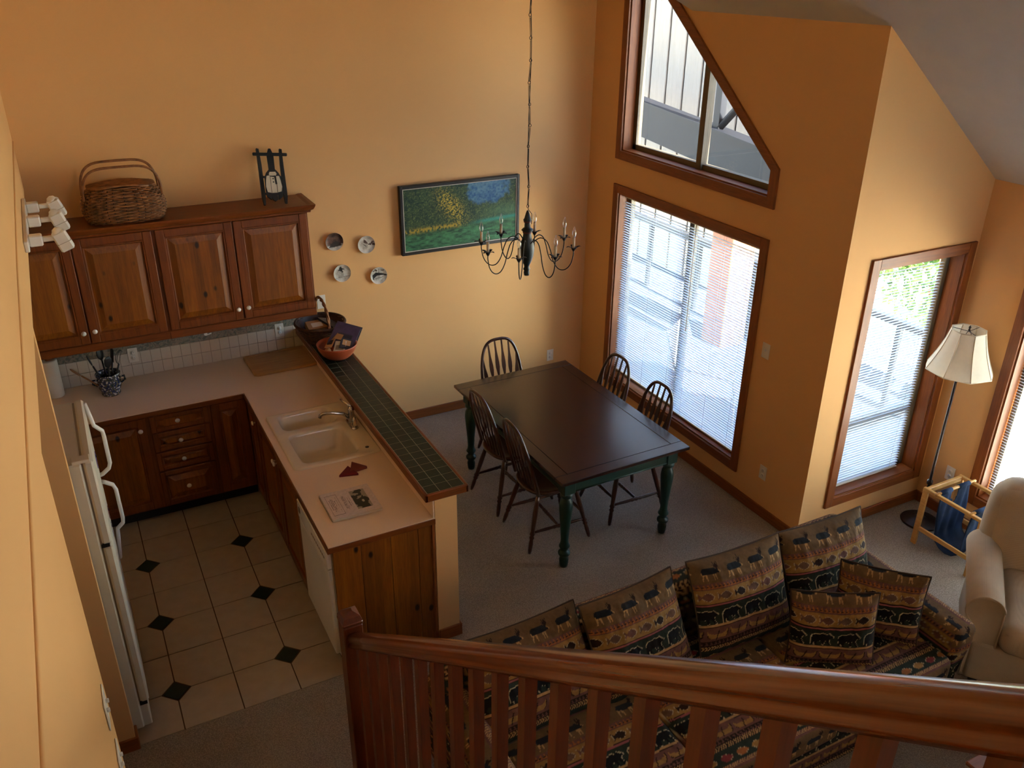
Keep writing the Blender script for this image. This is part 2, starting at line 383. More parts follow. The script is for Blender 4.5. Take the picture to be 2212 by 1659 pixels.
# window wall x = 0 with two openings
W1 = (-2.26, -.50, .295, 2.012)                       # y0,y1,z0,z1 openings inside the casing
def zh(y): return 2.54+.783*(y+2.267)
wl = MB(); T = .16
def pr(poly): wl.prism(poly, 'x', 0, T)
pr([(-3.007+.16, 0), (W1[0], 0), (W1[0], ZC+.05), (-3.007+.16, ZC+.05)]); wl.box(0, T, YC, YC+.16, 0, ZC+.05)
pr([(W1[0], 0), (W1[1], 0), (W1[1], W1[2]), (W1[0], W1[2])])
pr([(W1[0], W1[3]), (W1[1], W1[3]), (W1[1], 2.368), (W1[0], 2.368)])
pr([(W1[1], 0), (0, 0), (0, 4.5), (W1[1], ZC+SL*(W1[1]-YV)+.05)])
pr([(W1[0], zh(W1[0])), (YV, zh(YV)), (YV, ZC+.05), (W1[0], ZC+.05)])
pr([(YV, zh(YV)), (W1[1], zh(W1[1])), (W1[1], ZC+SL*(W1[1]-YV)+.05), (YV, ZC+.05)])
struct('wall_window', wl, 'wall', 'peach wall holding the tall dining window and the angled upper window', 'wall')
# bump-out wall y = YC
W3 = (.297, 1.15, .295, 2.03)
bw = MB()
def pb(poly): bw.prism(poly, 'y', YC, YC+.16)
pb([(.16, 0), (W3[0], 0), (W3[0], zA(W3[0])+.05), (.16, zA(.16)+.05)])
pb([(W3[1], 0), (XR+.16, 0), (XR+.16, zA(XR+.16)+.05), (W3[1], zA(W3[1])+.05)])
pb([(W3[0], 0), (W3[1], 0), (W3[1], W3[2]), (W3[0], W3[2])])
pb([(W3[0], W3[3]), (W3[1], W3[3]), (W3[1], zA(W3[1])+.05), (W3[0], zA(W3[0])+.05)])
struct('wall_alcove', bw, 'wall', 'sunlit peach alcove wall with the narrow window', 'wall')
# right wall x = XR, window 4 is seen at the edge
W4 = (-5.35, -3.475, .295, 2.03)
rw = MB(); zt = zA(XR+.16)+.12
for a, b in ((YC, W4[1]), (W4[0], YFRONT)): rw.box(XR, XR+.16, b if b < a else a, a if b < a else b, 0, zt)
for ww in (W4,): rw.box(XR, XR+.16, ww[0], ww[1], 0, ww[2]); rw.box(XR, XR+.16, ww[0], ww[1], ww[3], zt)
struct('wall_right', rw, 'wall', 'peach right wall beside the floor lamp', 'wall')
# front wall behind the camera with its two window openings
fw = MB(); FL = (-2.4, .5, .3, 2.2); FU = (-1.6, -.9, 3.4, 4.2)
fw.box(XW-.85, FL[0], YFRONT-.16, YFRONT, 0, 5.5); fw.prism([(.5, 0), (XR+.16, 0), (XR+.16, zt), (.5, zA(.5)+.05)], 'y', YFRONT-.16, YFRONT)
fw.box(FL[0], FL[1], YFRONT-.16, YFRONT, 0, 3.15).prism([(FL[0], 3.15), (.5, 3.15), (.1, 3.4), (FL[0], 3.4)], 'y', YFRONT-.16, YFRONT).prism([(-.3, 3.4), (.1, 3.4), (-.3, 3.75)], 'y', YFRONT-.16, YFRONT)
fw.box(FL[0], FU[0], YFRONT-.16, YFRONT, 3.4, 5.5); fw.prism([(FU[0], 4.2), (-.9, 4.2), (-.9, 4.25), (-2.2, 5.3)], 'y', YFRONT-.16, YFRONT)
struct('wall_front', fw, 'wall', 'front wall of the living room with large windows', 'wall')
# left wall, kitchen bulkhead and side recess
lw = MB(); lw.box(XW-.12, XW, YFRONT, .0, ZB, 5.5); lw.box(XW-.12, XW, YFRONT, YL, 0, ZB)
struct('wall_left', lw, 'wall', 'tall peach wall beside the stairs with bulkhead over the kitchen', 'wall')
struct('wall_fridge', MB().box(-5.3, XW, YF, YF+.085, 0, ZB), 'wall', 'short peach wall end beside the refrigerator', 'wall')
struct('wall_recess', MB().box(-5.4, -5.3, -4.4, 0, 0, ZB).box(-5.4, XW-.12, -4.5, -4.4, 0, ZB), 'wall', 'wall at the back of the kitchen recess', 'wall')
struct('ceiling_recess', MB().box(-5.4, XW-.12, -4.5, 0, ZB, ZB+.1), 'ceiling', 'low ceiling over the kitchen recess', 'ceiling')
struct('trim_1', MB().tube([(XW+.0, .0, 2.70), (XW+.0, -2.8, 2.674), (XW, -3.9, 2.625), (XW, -9.6, 2.5)], .007, 8), 'wall', 'slim painted bead running along the left wall', 'molding')
# ceiling: two slopes meeting in a valley, flat above the stairs
def slab(poly, zf, t=.12):
    mb = MB(); n = len(poly); v = [(x, y, zf(x, y)) for x, y in poly]; v += [(x, y, z+t) for x, y, z in v]
    return mb.add(v, [tuple(range(n))[::-1], tuple(range(n, 2*n))]+[(i, (i+1) % n, n+(i+1) % n, n+i) for i in range(n)])
fA = lambda x, y: ZC-SL*x
fB = lambda x, y: ZC+SL*(y-YV)
c = slab([(XR+.16, YFRONT-.16), (XR+.16, YC+.16), (.16, YC+.16), (.16, YV-.16), (-1.41, .15), (-2.6, .15), (-2.6, YFRONT-.16)], fA)
for extra in (slab([(.16, YV-.16), (.16, .15), (-1.41, .15)], fB), slab([(-2.6, YFRONT-.16), (-2.6, .15), (XW-.9, .15), (XW-.9, YFRONT-.16)], lambda x, y: ZC+SL*2.6)):
    c.add(extra.v, extra.f)
sun_shield = slab([(.9, YFRONT-1.9), (.9, YFRONT-.16), (-2.8, YFRONT-.16), (-2.8, YFRONT-1.9)], lambda x, y: 4.3, .1); c.add(sun_shield.v, sun_shield.f)  # unseen eave slab added outside to keep sun out of the front opening
struct('ceiling', c, 'ceiling', 'sloping off-white vaulted ceiling', 'ceiling')
# baseboards
BH, BT = .088, .014
def bb(name, *a): struct(name, MB().cbox(*a, .004), 'trimx' if a[1]-a[0] > a[3]-a[2] else 'trimy', 'stained wood baseboard', 'baseboard')
bb('baseboard_back', -2.575, 0, -BT, 0, 0, BH)
bb('baseboard_window', -BT, 0, YC-BT, -BT, 0, BH)
bb('baseboard_alcove', 0, XR, YC-BT, YC, 0, BH)
bb('baseboard_right', XR-BT, XR, YFRONT, YC-BT, 0, BH)
bb('baseboard_fridge', -5.3, XW+BT, YF-BT, YF, 0, BH)
bb('baseboard_fridge_end', XW, XW+BT, YF, YF+.085, 0, BH)

# ------------------------------------------------------------------ windows
def casing_rect(root, plane, a0, a1, z0, z1, wd=.072, th=.018):
    """four casing boards round an opening; plane = ('x', pos, sign) or ('y', pos, sign)"""
    ax, p, sg = plane; lo, hi = sorted((p, p+sg*th))
    def bd(u0, u1, v0, v1, mat):
        mb = MB(); b = (lo, hi, u0, u1, v0, v1) if ax == 'x' else (u0, u1, lo, hi, v0, v1)
        mb.cbox(*b, .002)
        i0, i1 = sorted((p+sg*th, p+sg*(th+.008)))               # raised outer bead
        return mb.build('casing', mat, root)
    h = 'trimy' if ax == 'x' else 'trimx'
    bd(a0-wd, a0, z0-wd, z1+wd, 'trim'); bd(a1, a1+wd, z0-wd, z1+wd, 'trim'); bd(a0, a1, z1, z1+wd, h); bd(a0, a1, z0-wd, z0, h)
def frame_rect(root, ax, p0, p1, a0, a1, z0, z1, wd=.038, mat='alu', name='frame'):
    mb = MB()
    def bx(u0, u1, v0, v1): mb.cbox(*((p0, p1, u0, u1, v0, v1) if ax == 'x' else (u0, u1, p0, p1, v0, v1)), .003)
    bx(a0, a0+wd, z0, z1); bx(a1-wd, a1, z0, z1); bx(a0+wd, a1-wd, z0, z0+wd); bx(a0+wd, a1-wd, z1-wd, z1)
    return mb.build(name, mat, root)
def reveal(root, ax, p0, p1, a0, a1, z0, z1, t=.012):
    for nm, u0, u1, v0, v1, mt in (('jamb', a0, a0+t, z0, z1, 'trim'), ('jamb', a1-t, a1, z0, z1, 'trim'), ('jamb_head', a0+t, a1-t, z1-t, z1, 'trimy' if ax == 'x' else 'trimx'), ('sill', a0+t, a1-t, z0, z0+t, 'trimy' if ax == 'x' else 'trimx')):
        MB().box(*((p0, p1, u0, u1, v0, v1) if ax == 'x' else (u0, u1, p0, p1, v0, v1))).build(nm, mt, root)
def pane(root, ax, p, a0, a1, z0, z1):
    MB().box(*((p-.003, p+.003, a0, a1, z0, z1) if ax == 'x' else (a0, a1, p-.003, p+.003, z0, z1))).build('glass_pane', 'glass', root)
# window_1 : tall dining window, slider
w1 = sroot('window_1', 'tall dining window with stained wood casing beside the table', 'window')
casing_rect(w1, ('x', 0, -1), *W1); reveal(w1, 'x', 0, .15, *W1)
frame_rect(w1, 'x', .095, .145, W1[0]+.012, W1[1]-.012, W1[2]+.012, W1[3]-.012)
MB().cbox(.085, .135, -1.42, -1.365, W1[2]+.04, W1[3]-.04, .004).build('mullion', 'alu', w1)
pane(w1, 'x', .118, -1.365, W1[1]-.05, W1[2]+.05, W1[3]-.05); pane(w1, 'x', .108, W1[0]+.05, -1.42, W1[2]+.05, W1[3]-.05)
# window_2 : angled upper window
w2 = sroot('window_2', 'upper window with a slanted right side under the roof slope', 'window')
y0, y1, z0 = W1[0], W1[1], 2.368
def poly_board(poly, xa, xb, nm, mat, root): MB().prism(poly, 'x', xa, xb).build(nm, mat, root)
wd = .072
poly_board([(y1, z0-wd), (y1+wd, z0-wd), (y1+wd, zh(y1)+wd), (y1, zh(y1)+.03)], -.018, 0, 'casing', 'trim', w2)
poly_board([(y0-wd, z0-wd), (y1, z0-wd), (y1, z0), (y0, z0)], -.018, 0, 'casing', 'trimy', w2)
poly_board([(y0-wd, z0-wd), (y0, z0), (y0, zh(y0)), (y0-wd, zh(y0)+.02)], -.018, 0, 'casing', 'trim', w2)
poly_board([(y0-wd, zh(y0)+.02), (y0, zh(y0)), (y1, zh(y1)), (y1, zh(y1)+.092), (YV, zh(YV)+.092)], -.018, 0, 'casing', 'trimy', w2)
poly_board([(y0, z0), (y1, z0), (y1, z0+.012), (y0, z0+.012)], 0, .15, 'sill', 'trimy', w2)
poly_board([(y1-.012, z0), (y1, z0), (y1, zh(y1)), (y1-.012, zh(y1)-.01)], 0, .15, 'jamb', 'trim', w2)
poly_board([(y0, z0), (y0+.012, z0), (y0+.012, zh(y0)), (y0, zh(y0))], 0, .15, 'jamb', 'trim', w2)
poly_board([(y0, zh(y0)), (y1, zh(y1)), (y1, zh(y1)-.014), (y0, zh(y0)-.014)], 0, .15, 'jamb_head', 'trimy', w2)
fz = z0+.012
for poly in ([(y0+.012, fz), (y1-.012, fz), (y1-.012, fz+.04), (y0+.012, fz+.04)], [(y1-.055, fz), (y1-.012, fz), (y1-.012, zh(y1)-.03), (y1-.055, zh(y1)-.06)],
             [(y0+.012, fz), (y0+.045, fz), (y0+.045, zh(y0)), (y0+.012, zh(y0)-.02)], [(y0+.012, zh(y0)-.06), (y0+.012, zh(y0)-.015), (y1-.012, zh(y1)-.02), (y1-.012, zh(y1)-.065)]):
    poly_board(poly, .095, .145, 'frame', 'alu', w2)
poly_board([(-1.435, fz), (-1.375, fz), (-1.375, zh(-1.375)-.03), (-1.435, zh(-1.435)-.03)], .075, .14, 'mullion', 'alu', w2)
poly_board([(y0+.03, fz+.02), (-1.4, fz+.02), (-1.4, zh(-1.4)-.05), (y0+.03, zh(y0)-.02)], .106, .112, 'glass_pane', 'dimmed', w2)
poly_board([(-1.4, fz+.02), (y1-.03, fz+.02), (y1-.03, zh(y1)-.06), (-1.4, zh(-1.4)-.05)], .116, .122, 'glass_pane', 'dimmed', w2)
# window_3 : narrow alcove window
w3 = sroot('window_3', 'narrow alcove window with stained wood casing behind the floor lamp', 'window')
casing_rect(w3, ('y', YC, -1), *W3); reveal(w3, 'y', YC, YC+.15, *W3)
frame_rect(w3, 'y', YC+.10, YC+.145, W3[0]+.012, W3[1]-.012, W3[2]+.012, W3[3]-.012)
MB().cbox(W3[0]+.03, W3[1]-.03, YC+.105, YC+.14, .80, .845, .003).build('meeting_rail', 'alu', w3)
pane(w3, 'y', YC+.12, W3[0]+.04, W3[1]-.04, W3[2]+.04, W3[3]-.04)
# window_4 : right wall
w4 = sroot('window_4', 'large window in the right wall beside the beige armchair', 'window')
casing_rect(w4, ('x', XR, -1), *W4); reveal(w4, 'x', XR, XR+.15, *W4)
frame_rect(w4, 'x', XR+.10, XR+.145, W4[0]+.012, W4[1]-.012, W4[2]+.012, W4[3]-.012); pane(w4, 'x', XR+.12, W4[0]+.04, W4[1]-.04, W4[2]+.04, W4[3]-.04)

# ------------------------------------------------------------------ blinds, every slat an object
def blind(label, ax, p, a0, a1, ztop, zbot, tilt, pitch=.0215, ladders=(.12, .5, .88), wand=None):
    """ax 'x': slats run along y at x=p; ax 'y': slats run along x at y=p. tilt>0 drops the room-side edge"""
    r = thing('window_blind', label, 'blind'); L = a1-a0
    def bx(mb, p0, p1, u0, u1, v0, v1): mb.cbox(*((p0, p1, u0, u1, v0, v1) if ax == 'x' else (u0, u1, p0, p1, v0, v1)), .002)
    mb = MB(); bx(mb, p-.014, p+.014, a0, a1, ztop-.026, ztop); mb.build('headrail', 'plastic', r)
    mb = MB(); bx(mb, p-.012, p+.012, a0, a1, zbot, zbot+.012); mb.build('bottom_rail', 'plastic', r)
    wdt = .025; pts = []
    for s in (-1, 1):
        row = []
        for k in range(5):
            t = (k/4-.5)*wdt; crown = .0022*(1-(2*k/4-1)**2)
            row.append((t, s*L/2, crown))
        pts.append(row)
    mb = MB(); mb.grid(pts)
    me = mb.mesh('slat', False); n = int((ztop-.04-zbot-.02)/pitch)
    for i in range(n):
        z = zbot+.026+i*pitch
        if ax == 'x': o = link('slat', me, 'slat', r, (p, (a0+a1)/2, z), (0, tilt, 0))
        else: o = link('slat', me, 'slat', r, ((a0+a1)/2, p, z), Euler((0, tilt, PI/2), 'XYZ'))
    for f in ladders:
        u = a0+L*f; mb = MB()
        for dp in (-.012, .012):
            mb.tube([(p+dp, u, zbot+.01), (p+dp, u, ztop-.02)] if ax == 'x' else [(u, p+dp, zbot+.01), (u, p+dp, ztop-.02)], .0011, 4)
        mb.build('ladder_cord', 'plastic', r)
    if wand is not None:
        u = a0+L*wand; q = p-.03
        MB().tube([(q, u, ztop-.02), (q, u, ztop-.9)] if ax == 'x' else [(u, q, ztop-.02), (u, q, ztop-.9)], .004, 6).build('tilt_wand', 'plastic', r)
    return r
blind('white slatted blind over the left pane of the tall dining window', 'x', .06, -1.385, W1[1]-.02, W1[3]-.014, W1[2]+.06, .02, ladders=(.1, .5, .88))
blind('white slatted blind over the right pane of the tall dining window', 'x', .06, W1[0]+.018, -1.395, W1[3]-.014, W1[2]+.02, .02, ladders=(.15, .5, .85), wand=.86)
blind('white slatted blind in the narrow alcove window', 'y', YC+.085, W3[0]+.018, W3[1]-.10, W3[3]-.014, W3[2]+.016, .12, ladders=(.12, .88))
blind('white slatted blind in the right wall window beside the armchair', 'x', XR+.08, W4[0]+.02, W4[1]-.02, W4[3]-.014, W4[2]+.02, .40)
# ------------------------------------------------------------------ kitchen
HC = .914; XC0, XC1, YC0, YB = -3.3415, -2.7132, -2.7676, -.6665
knob_me = MB().lathe([(.006, 0), (.006, .010), (.015, .014), (.017, .020), (.013, .026), (.004, .028), (.0, .028)], 14).mesh('knob')
def knob(parent, x, y, z, d):      # d = outward direction
    rot = Vector(d).to_track_quat('Z', 'Y').to_euler()
    return link('knob', knob_me, 'white', parent, (x, y, z), rot)
def panel_door(parent, u0, u1, z0, z1, place, name='door', st=.058, th=.02, flat=False):
    """raised panel door in a local frame: u along the front, w out of it. place(u,w,z)->xyz"""
    def bx(mb, a0, a1, w0, w1, c0, c1, b=.004):
        p = MB(); p.cbox(a0, a1, w0, w1, c0, c1, b); mb.add([place(*q) for q in p.v], p.f)
    root = None
    mb = MB(); bx(mb, u0, u0+st, 0, th, z0, z1); bx(mb, u1-st, u1, 0, th, z0, z1); bx(mb, u0+st, u1-st, 0, th, z0, z0+st); bx(mb, u0+st, u1-st, 0, th, z1-st, z1)
    # inner moulding
    a0, a1, c0, c1 = u0+st, u1-st, z0+st, z1-st
    def ring(i, w): return [(a0+i, w, c0+i), (a1-i, w, c0+i), (a1-i, w, c1-i), (a0+i, w, c1-i)]
    p = MB(); p.loops([ring(0, th*.95), ring(.008, th*.95), ring(.014, th*.35), ring(.016, th*.30)], False, False, False); mb.add([place(*q) for q in p.v], p.f)
    root = mb.build(name, 'pinestile', parent)
    mb = MB(); p = MB(); p.loops([ring(.014, th*.32), ring(.018, th*.32), ring(.055, th*.92), ring(.058, th*.98)], False, False, True); mb.add([place(*q) for q in p.v], p.f)
    mb.build('raised_panel', 'pine', root)
    return root
# upper cabinets
YU, ZU0, ZU1 = -.335, 1.345, 2.115
pu = lambda u, w, z: (u, YU-w, z)
for (a, b, mid, ks, lab) in ((-4.80, -3.745, -4.263, True, 'pine wall cabinet with raised panel doors under the wicker picnic basket'),
                             (-3.745, -2.665, -3.213, True, 'pine wall cabinet with raised panel doors under the painted sled')):
    r = thing('wall_cabinet', lab, 'cabinet', group=None)
    MB().box(a, b, YU, -.002, ZU0, ZU1).build('carcass', 'pinestile', r)
    MB().cbox(a, b, YU-.012, YU, ZU0-.045, ZU0+.012, .003).build('light_rail', 'pinex', r)
    d1 = panel_door(r, a+.012, mid-.004, ZU0+.022, ZU1-.008, pu); d2 = panel_door(r, mid+.004, b-.012, ZU0+.022, ZU1-.008, pu)
    knob(d1, mid-.036, YU-.02, 1.452, (0, -1, 0)); knob(d2, mid+.036, YU-.02, 1.455, (0, -1, 0))
prof = [(0, 2.112), (.022, 2.112), (.024, 2.125), (.04, 2.135), (.052, 2.158), (.055, 2.172), (.03, 2.172), (.005, 2.166), (0, 2.166)]
cr = thing('crown_molding', 'stained crown molding and ledge along the wall cabinet tops', 'molding')
stA, stB, stC = [(-4.8, YU-d, z) for d, z in prof], [(-2.665+d, YU-d, z) for d, z in prof], [(-2.665+d, -.002, z) for d, z in prof]
MB().loops([stA, stB], False, True, True).build('front_molding', 'pinex', cr); MB().loops([stB, stC], False, True, True).build('end_molding', 'piney', cr)
MB().box(-4.8, -2.665, YU, -.002, 2.116, 2.166).build('ledge', 'pinex', cr)
# base cabinets, back run
YBF = -.637; pb_ = lambda u, w, z: (u, YBF-w, z)
def base_unit(label, a, b):
    r = thing('base_cabinet', label, 'cabinet'); MB().box(a, b, YBF, -.002, .1, .876).build('carcass', 'pinestile', r)
    MB().box(a, b, YBF+.06, YBF+.08, 0, .1).build('toe_kick', 'black', r); return r
r = base_unit('pine base cabinet with one door beside the refrigerator', -4.60, -4.022); d = panel_door(r, -4.55, -4.034, .115, .862, pb_); knob(d, -4.08, YBF-.02, .776, (0, -1, 0))
r = base_unit('pine base cabinet with a stack of four drawers', -4.022, -3.60)
for z0, z1, zk in ((.735, .862, .807), (.575, .722, .647), (.415, .562, .491), (.115, .402, .257)):
    d = panel_door(r, -4.010, -3.612, z0, z1, pb_, 'drawer', st=.034); knob(d, -3.827, YBF-.02, zk, (0, -1, 0))
r = base_unit('pine corner base cabinet meeting the peninsula', -3.60, -3.325); panel_door(r, -3.59, -3.335, .115, .862, pb_)
# peninsula run, faces -x
XPF = -3.318; pp = lambda u, w, z: (XPF-w, u, z)
def pen_unit(label, y0, y1, doors, knobs):
    r = thing('base_cabinet', label, 'cabinet'); MB().box(XPF, -2.716, y0, y1, .1, .70 if 'sink' in label else .876).box(XPF, XPF+.02, y0, y1, .7, .876).build('carcass', 'pinestile', r)
    MB().box(XPF+.05, XPF+.07, y0, y1, 0, .1).build('toe_kick', 'black', r)
    ds = [panel_door(r, a, b, .115, .862, pp) for a, b in doors]
    for i, y in knobs: knob(ds[i], XPF-.02, y, .80, (-1, 0, 0))
pen_unit('pine peninsula cabinet with a single narrow door next to the corner', -1.0, -.645, [(-.985, -.70)], [(0, -.945)])
pen_unit('pine peninsula cabinet with two doors under the sink', -2.13, -1.0, [(-1.548, -1.012), (-2.12, -1.556)], [(0, -1.585+.053), (1, -1.572)])
# dishwasher
r = thing('dishwasher', 'white built-in dishwasher at the end of the peninsula', 'dishwasher')
MB().box(XPF+.0, -2.72, -2.738, -2.135, .1, .872).build('body', 'white', r)
MB().cbox(XPF-.03, XPF, -2.735, -2.138, .13, .735, .006).build('door', 'white', r)
p = MB().cbox(XPF-.034, XPF, -2.735, -2.138, .742, .868, .006).build('control_panel', 'white', r)
mb = MB()
for k in range(9): mb.box(XPF-.0355, XPF-.03, -2.70+k*.03, -2.682+k*.03, .80, .812)
mb.build('vent_slots', 'splashgrout', p)
MB().cbox(XPF-.037, XPF-.03, -2.2, -2.17, .79, .83, .003).build('dial', 'alu', p)
MB().box(XPF+.03, XPF+.05, -2.735, -2.138, 0, .12).build('kick_plate', 'black', r)
# peninsula end panel: pine boards
r = thing('end_panel', 'knotty pine boards closing the end of the peninsula', 'panel')
for k, (a, b) in enumerate(((-3.318, -3.16), (-3.158, -2.985), (-2.983, -2.82), (-2.818, -2.735))): MB().cbox(a, b, -2.762, -2.742, .0, .876, .0015).build('board', 'pine', r)
MB().cbox(-2.735, -2.716, -2.768, -2.742, 0, .876, .003).build('edge_strip', 'trim', r)
# worktop with hole for the sink
HX0, HX1, HY0, HY1 = -3.262, -2.765, -1.885, -1.155
r = thing('countertop', 'cream laminate L-shaped countertop with brown wooden edge', 'countertop')
mb = MB(); z0, z1 = .876, HC
mb.box(-5.25, XC1, YB, -.002, z0, z1); mb.box(XC0, XC1, HY1, YB, z0, z1); mb.box(XC0, HX0, HY0, HY1, z0, z1); mb.box(HX1, XC1, HY0, HY1, z0, z1); mb.box(XC0, XC1, YC0, HY0, z0, z1)
mb.build('worktop', 'laminate', r)
for b, mt in (((-5.25, XC0-.008, YB-.008, YB, z0-.002, z1-.004), 'pinex'), ((XC0-.008, XC0, YC0-.008, YB-.008, z0-.002, z1-.004), 'piney'), ((XC0, XC1, YC0-.008, YC0, z0-.002, z1-.004), 'pinex')):
    MB().cbox(*b, .002).build('edge_strip', mt, r)
MB().box(XC1-.01, XC1-.001, YC0+.002, -.002, HC, 1.036).build('upstand', 'laminate', r)
# double sink
r = thing('kitchen_sink', 'cream double bowl drop-in sink in the peninsula counter', 'sink'); mb = MB()
sx0, sx1, sy0, sy1 = -3.297, -2.725, -1.922, -1.122
def bowl(cx, cy, hx, hy, outer, depth, rad=.05):
    ox, oy, ohx, ohy = outer; z = HC+.009
    rings = [rrect(ox, oy, ohx, ohy, .0001, z), rrect(cx, cy, hx+.012, hy+.012, rad+.012, z), rrect(cx, cy, hx, hy, rad, z-.008), rrect(cx, cy, hx-.006, hy-.006, rad, z-.03),
             rrect(cx, cy, hx-.018, hy-.018, rad+.01, z-depth+.03), rrect(cx, cy, hx-.045, hy-.045, rad, z-depth)]
    mb.loops(rings, True, False, True)
ym = -1.428
bowl(-3.04, -1.272, .185, .118, ((sx0+sx1)/2, (ym+sy1-.01)/2, (sx1-sx0)/2-.010, (sy1-.01-ym)/2), .15)
bowl(-3.04, -1.660, .185, .200, ((sx0+sx1)/2, (ym+sy0+.01)/2, (sx1-sx0)/2-.010, (ym-sy0-.01)/2), .19)
mb.loops([rrect((sx0+sx1)/2, (sy0+sy1)/2, (sx1-sx0)/2-.010, (sy1-sy0)/2-.010, .03, HC+.0088), rrect((sx0+sx1)/2, (sy0+sy1)/2, (sx1-sx0)/2-.002, (sy1-sy0)/2-.002, .035, HC+.006), rrect((sx0+sx1)/2, (sy0+sy1)/2, (sx1-sx0)/2, (sy1-sy0)/2, .035, HC+.0005)], True, False, False)
mb.build('basin', 'sink', r)
MB().lathe([(.012, HC+.0092), (.013, HC+.0115), (.0, HC+.012)], 14, at(-2.80, -1.84, 0)).build('hole_cover', 'alu', r)
for cy, dz in ((-1.272, .150), (-1.66, .190)): MB().lathe([(.04, 0), (.038, .003), (.0, .001)], 20, at(-3.04, cy, HC+.010-dz)).build('drain', 'chrome', r)
# faucet
r = thing('kitchen_faucet', 'chrome single lever kitchen faucet on the sink deck', 'faucet', (-2.79, -1.50, HC+.009))
MB().loops([rrect(0, 0, .025, .085, .024, 0), rrect(0, 0, .025, .085, .024, .006), rrect(0, 0, .02, .078, .02, .012)], True).build('base_plate', 'chrome', r)
MB().lathe([(.026, .010), (.022, .04), (.021, .10), (.024, .115), (.018, .135), (.0, .14)], 18).build('body', 'chrome', r)
MB().tube([(-.01, 0, .06), (-.06, .005, .095), (-.13, .012, .115), (-.19, .018, .118), (-.208, .02, .108), (-.212, .02, .092)], [.014, .0125, .0115, .011, .011, .012], 12).build('spout', 'chrome', r)
MB().tube([(0, 0, .135), (-.02, .03, .15), (-.05, .07, .172)], [.012, .009, .007], 10, flat=.6).build('lever', 'chrome', r)
MB().lathe([(.014, .010), (.012, .04), (.015, .06), (.012, .085), (.0, .09)], 14, at(.0, -.065, 0)).build('sprayer', 'chrome', r)
# pony wall and tiled bar top
pw = struct('wall_pony', MB().box(XC1, -2.575, YC0, 0, 0, 1.038), 'wall', 'low peach half wall behind the peninsula', 'wall')
bb('baseboard_pony', -2.575, -2.575+BT, YC0-BT, -BT, 0, BH); bb('baseboard_pony_end', XC1-.0, -2.575, YC0-BT, YC0, 0, BH)
r = thing('bar_top', 'raised bar top of small dark green tiles edged in wood', 'bar top')
bx0, bx1, by0, by1, bz = -2.77, -2.5018, -2.777, -.002, 1.084
MB().box(bx0+.018, bx1-.018, by0+.018, by1, 1.038, bz-.0032).build('substrate', 'bargrout', r)
MB().cbox(bx0, bx0+.02, by0, by1, 1.034, bz, .005).build('edge_strip', 'piney', r); MB().cbox(bx1-.02, bx1, by0, by1, 1.034, bz, .005).build('edge_strip', 'piney', r)
MB().cbox(bx0, bx1, by0-.0, by0+.02, 1.034, bz, .005).build('edge_strip', 'pinex', r)
tw = (bx1-bx0-.04)/3; tm = MB().cbox(-tw/2+.0012, tw/2-.0012, -.0385+.0012, .0385-.0012, -.008, 0, .0015).mesh('tile')
ny = int((by1-by0-.02)/.0775)
for j in range(ny):
    for i in range(3): link('tile', tm, 'dgreen', r, (bx0+.02+tw*(i+.5), by0+.02+.0775*(j+.5), bz-.002))
# tiled splash-back on the back wall (children of the wall)
wb = bpy.data.objects['wall_back']
MB().box(-5.2, XC1, -.004, 0, HC, ZU0).build('splash_backing', 'splashgrout', wb)
pitch = .0728
tms = {}
def splash(w_, h_, m_):
    k = (round(w_, 4), round(h_, 4), m_)
    if k not in tms: tms[k] = MB().cbox(-w_/2+.0012, w_/2-.0012, -.009, 0, -h_/2+.0012, h_/2-.0012, .0012).mesh('splash_tile')
    return tms[k]
M['border'] = None
def border_mat():
    m, t, n, b = _mat('relief_border'); v = coords(t, (1, 1, 1)); f = noise(t, v, 28, 4, .6, 1.5)
    t.links.new(ramp(t, f, [(.3, lin((92, 84, 74))), (.45, lin((150, 138, 122))), (.6, lin((88, 96, 88))), (.75, lin((134, 108, 90)))]), b.inputs['Base Color']); bump(t, b, f, .6, .004); return m
M['border'] = border_mat()
nx = int((XC1+5.2)/pitch)
for i in range(nx):
    x = XC1-.004-pitch*(i+.5)
    for zc, h_ in ((HC+.049, .098), (HC+.147, .098), (1.2205, .098), (1.308, .076)): link('splash_tile', splash(pitch, h_, 0), 'splash', wb, (x, -.001, zc))
for i in range(nx//2): link('border_tile', splash(pitch*2, .058, 1), 'border', wb, (XC1-.004-pitch*2*(i+.5), -.0025, 1.1405))
# outlets and switches
def outlet(label, loc, n, kind='outlet', wd=.072, ht=.116):
    r = thing('wall_'+kind, label, kind, loc); r.rotation_euler = (0, 0, math.atan2(n[1], n[0])+PI/2)
    MB().cbox(-wd/2, wd/2, -.006, 0, -ht/2, ht/2, .004).build('cover_plate', 'plastic', r)
    if kind == 'outlet':
        for dz in (-.02, .02):
            s = MB().lathe([(.0165, 0), (.0165, .002), (0, .0022)], 16, at(0, -.006, dz, 0, PI/2)).build('socket', 'white', r)
            MB().box(-.007, -.005, -.0086, -.006, dz-.004, dz+.006).box(.005, .007, -.0086, -.006, dz-.004, dz+.006).build('slots', 'black', s)
    else:
        for k in range(max(1, int(round(wd/.06)))):
            u = (k-(max(1, int(round(wd/.06)))-1)/2)*.046
            MB().cbox(u-.005, u+.005, -.016, -.006, -.002, .014, .002).build('toggle', 'white', r)
outlet('white outlet on the tiled splash-back above the utensil crock side', (-4.006, -.011, 1.09), (0, -1))
outlet('white outlet on the tiled splash-back near the wicker basket', (-2.90, -.011, 1.09), (0, -1))
outlet('white outlet low on the back wall behind the end chair', (-.347, -.001, .359), (0, -1))
outlet('white outlet low on the window wall near the alcove corner', (-.001, -2.60, .366), (-1, 0))
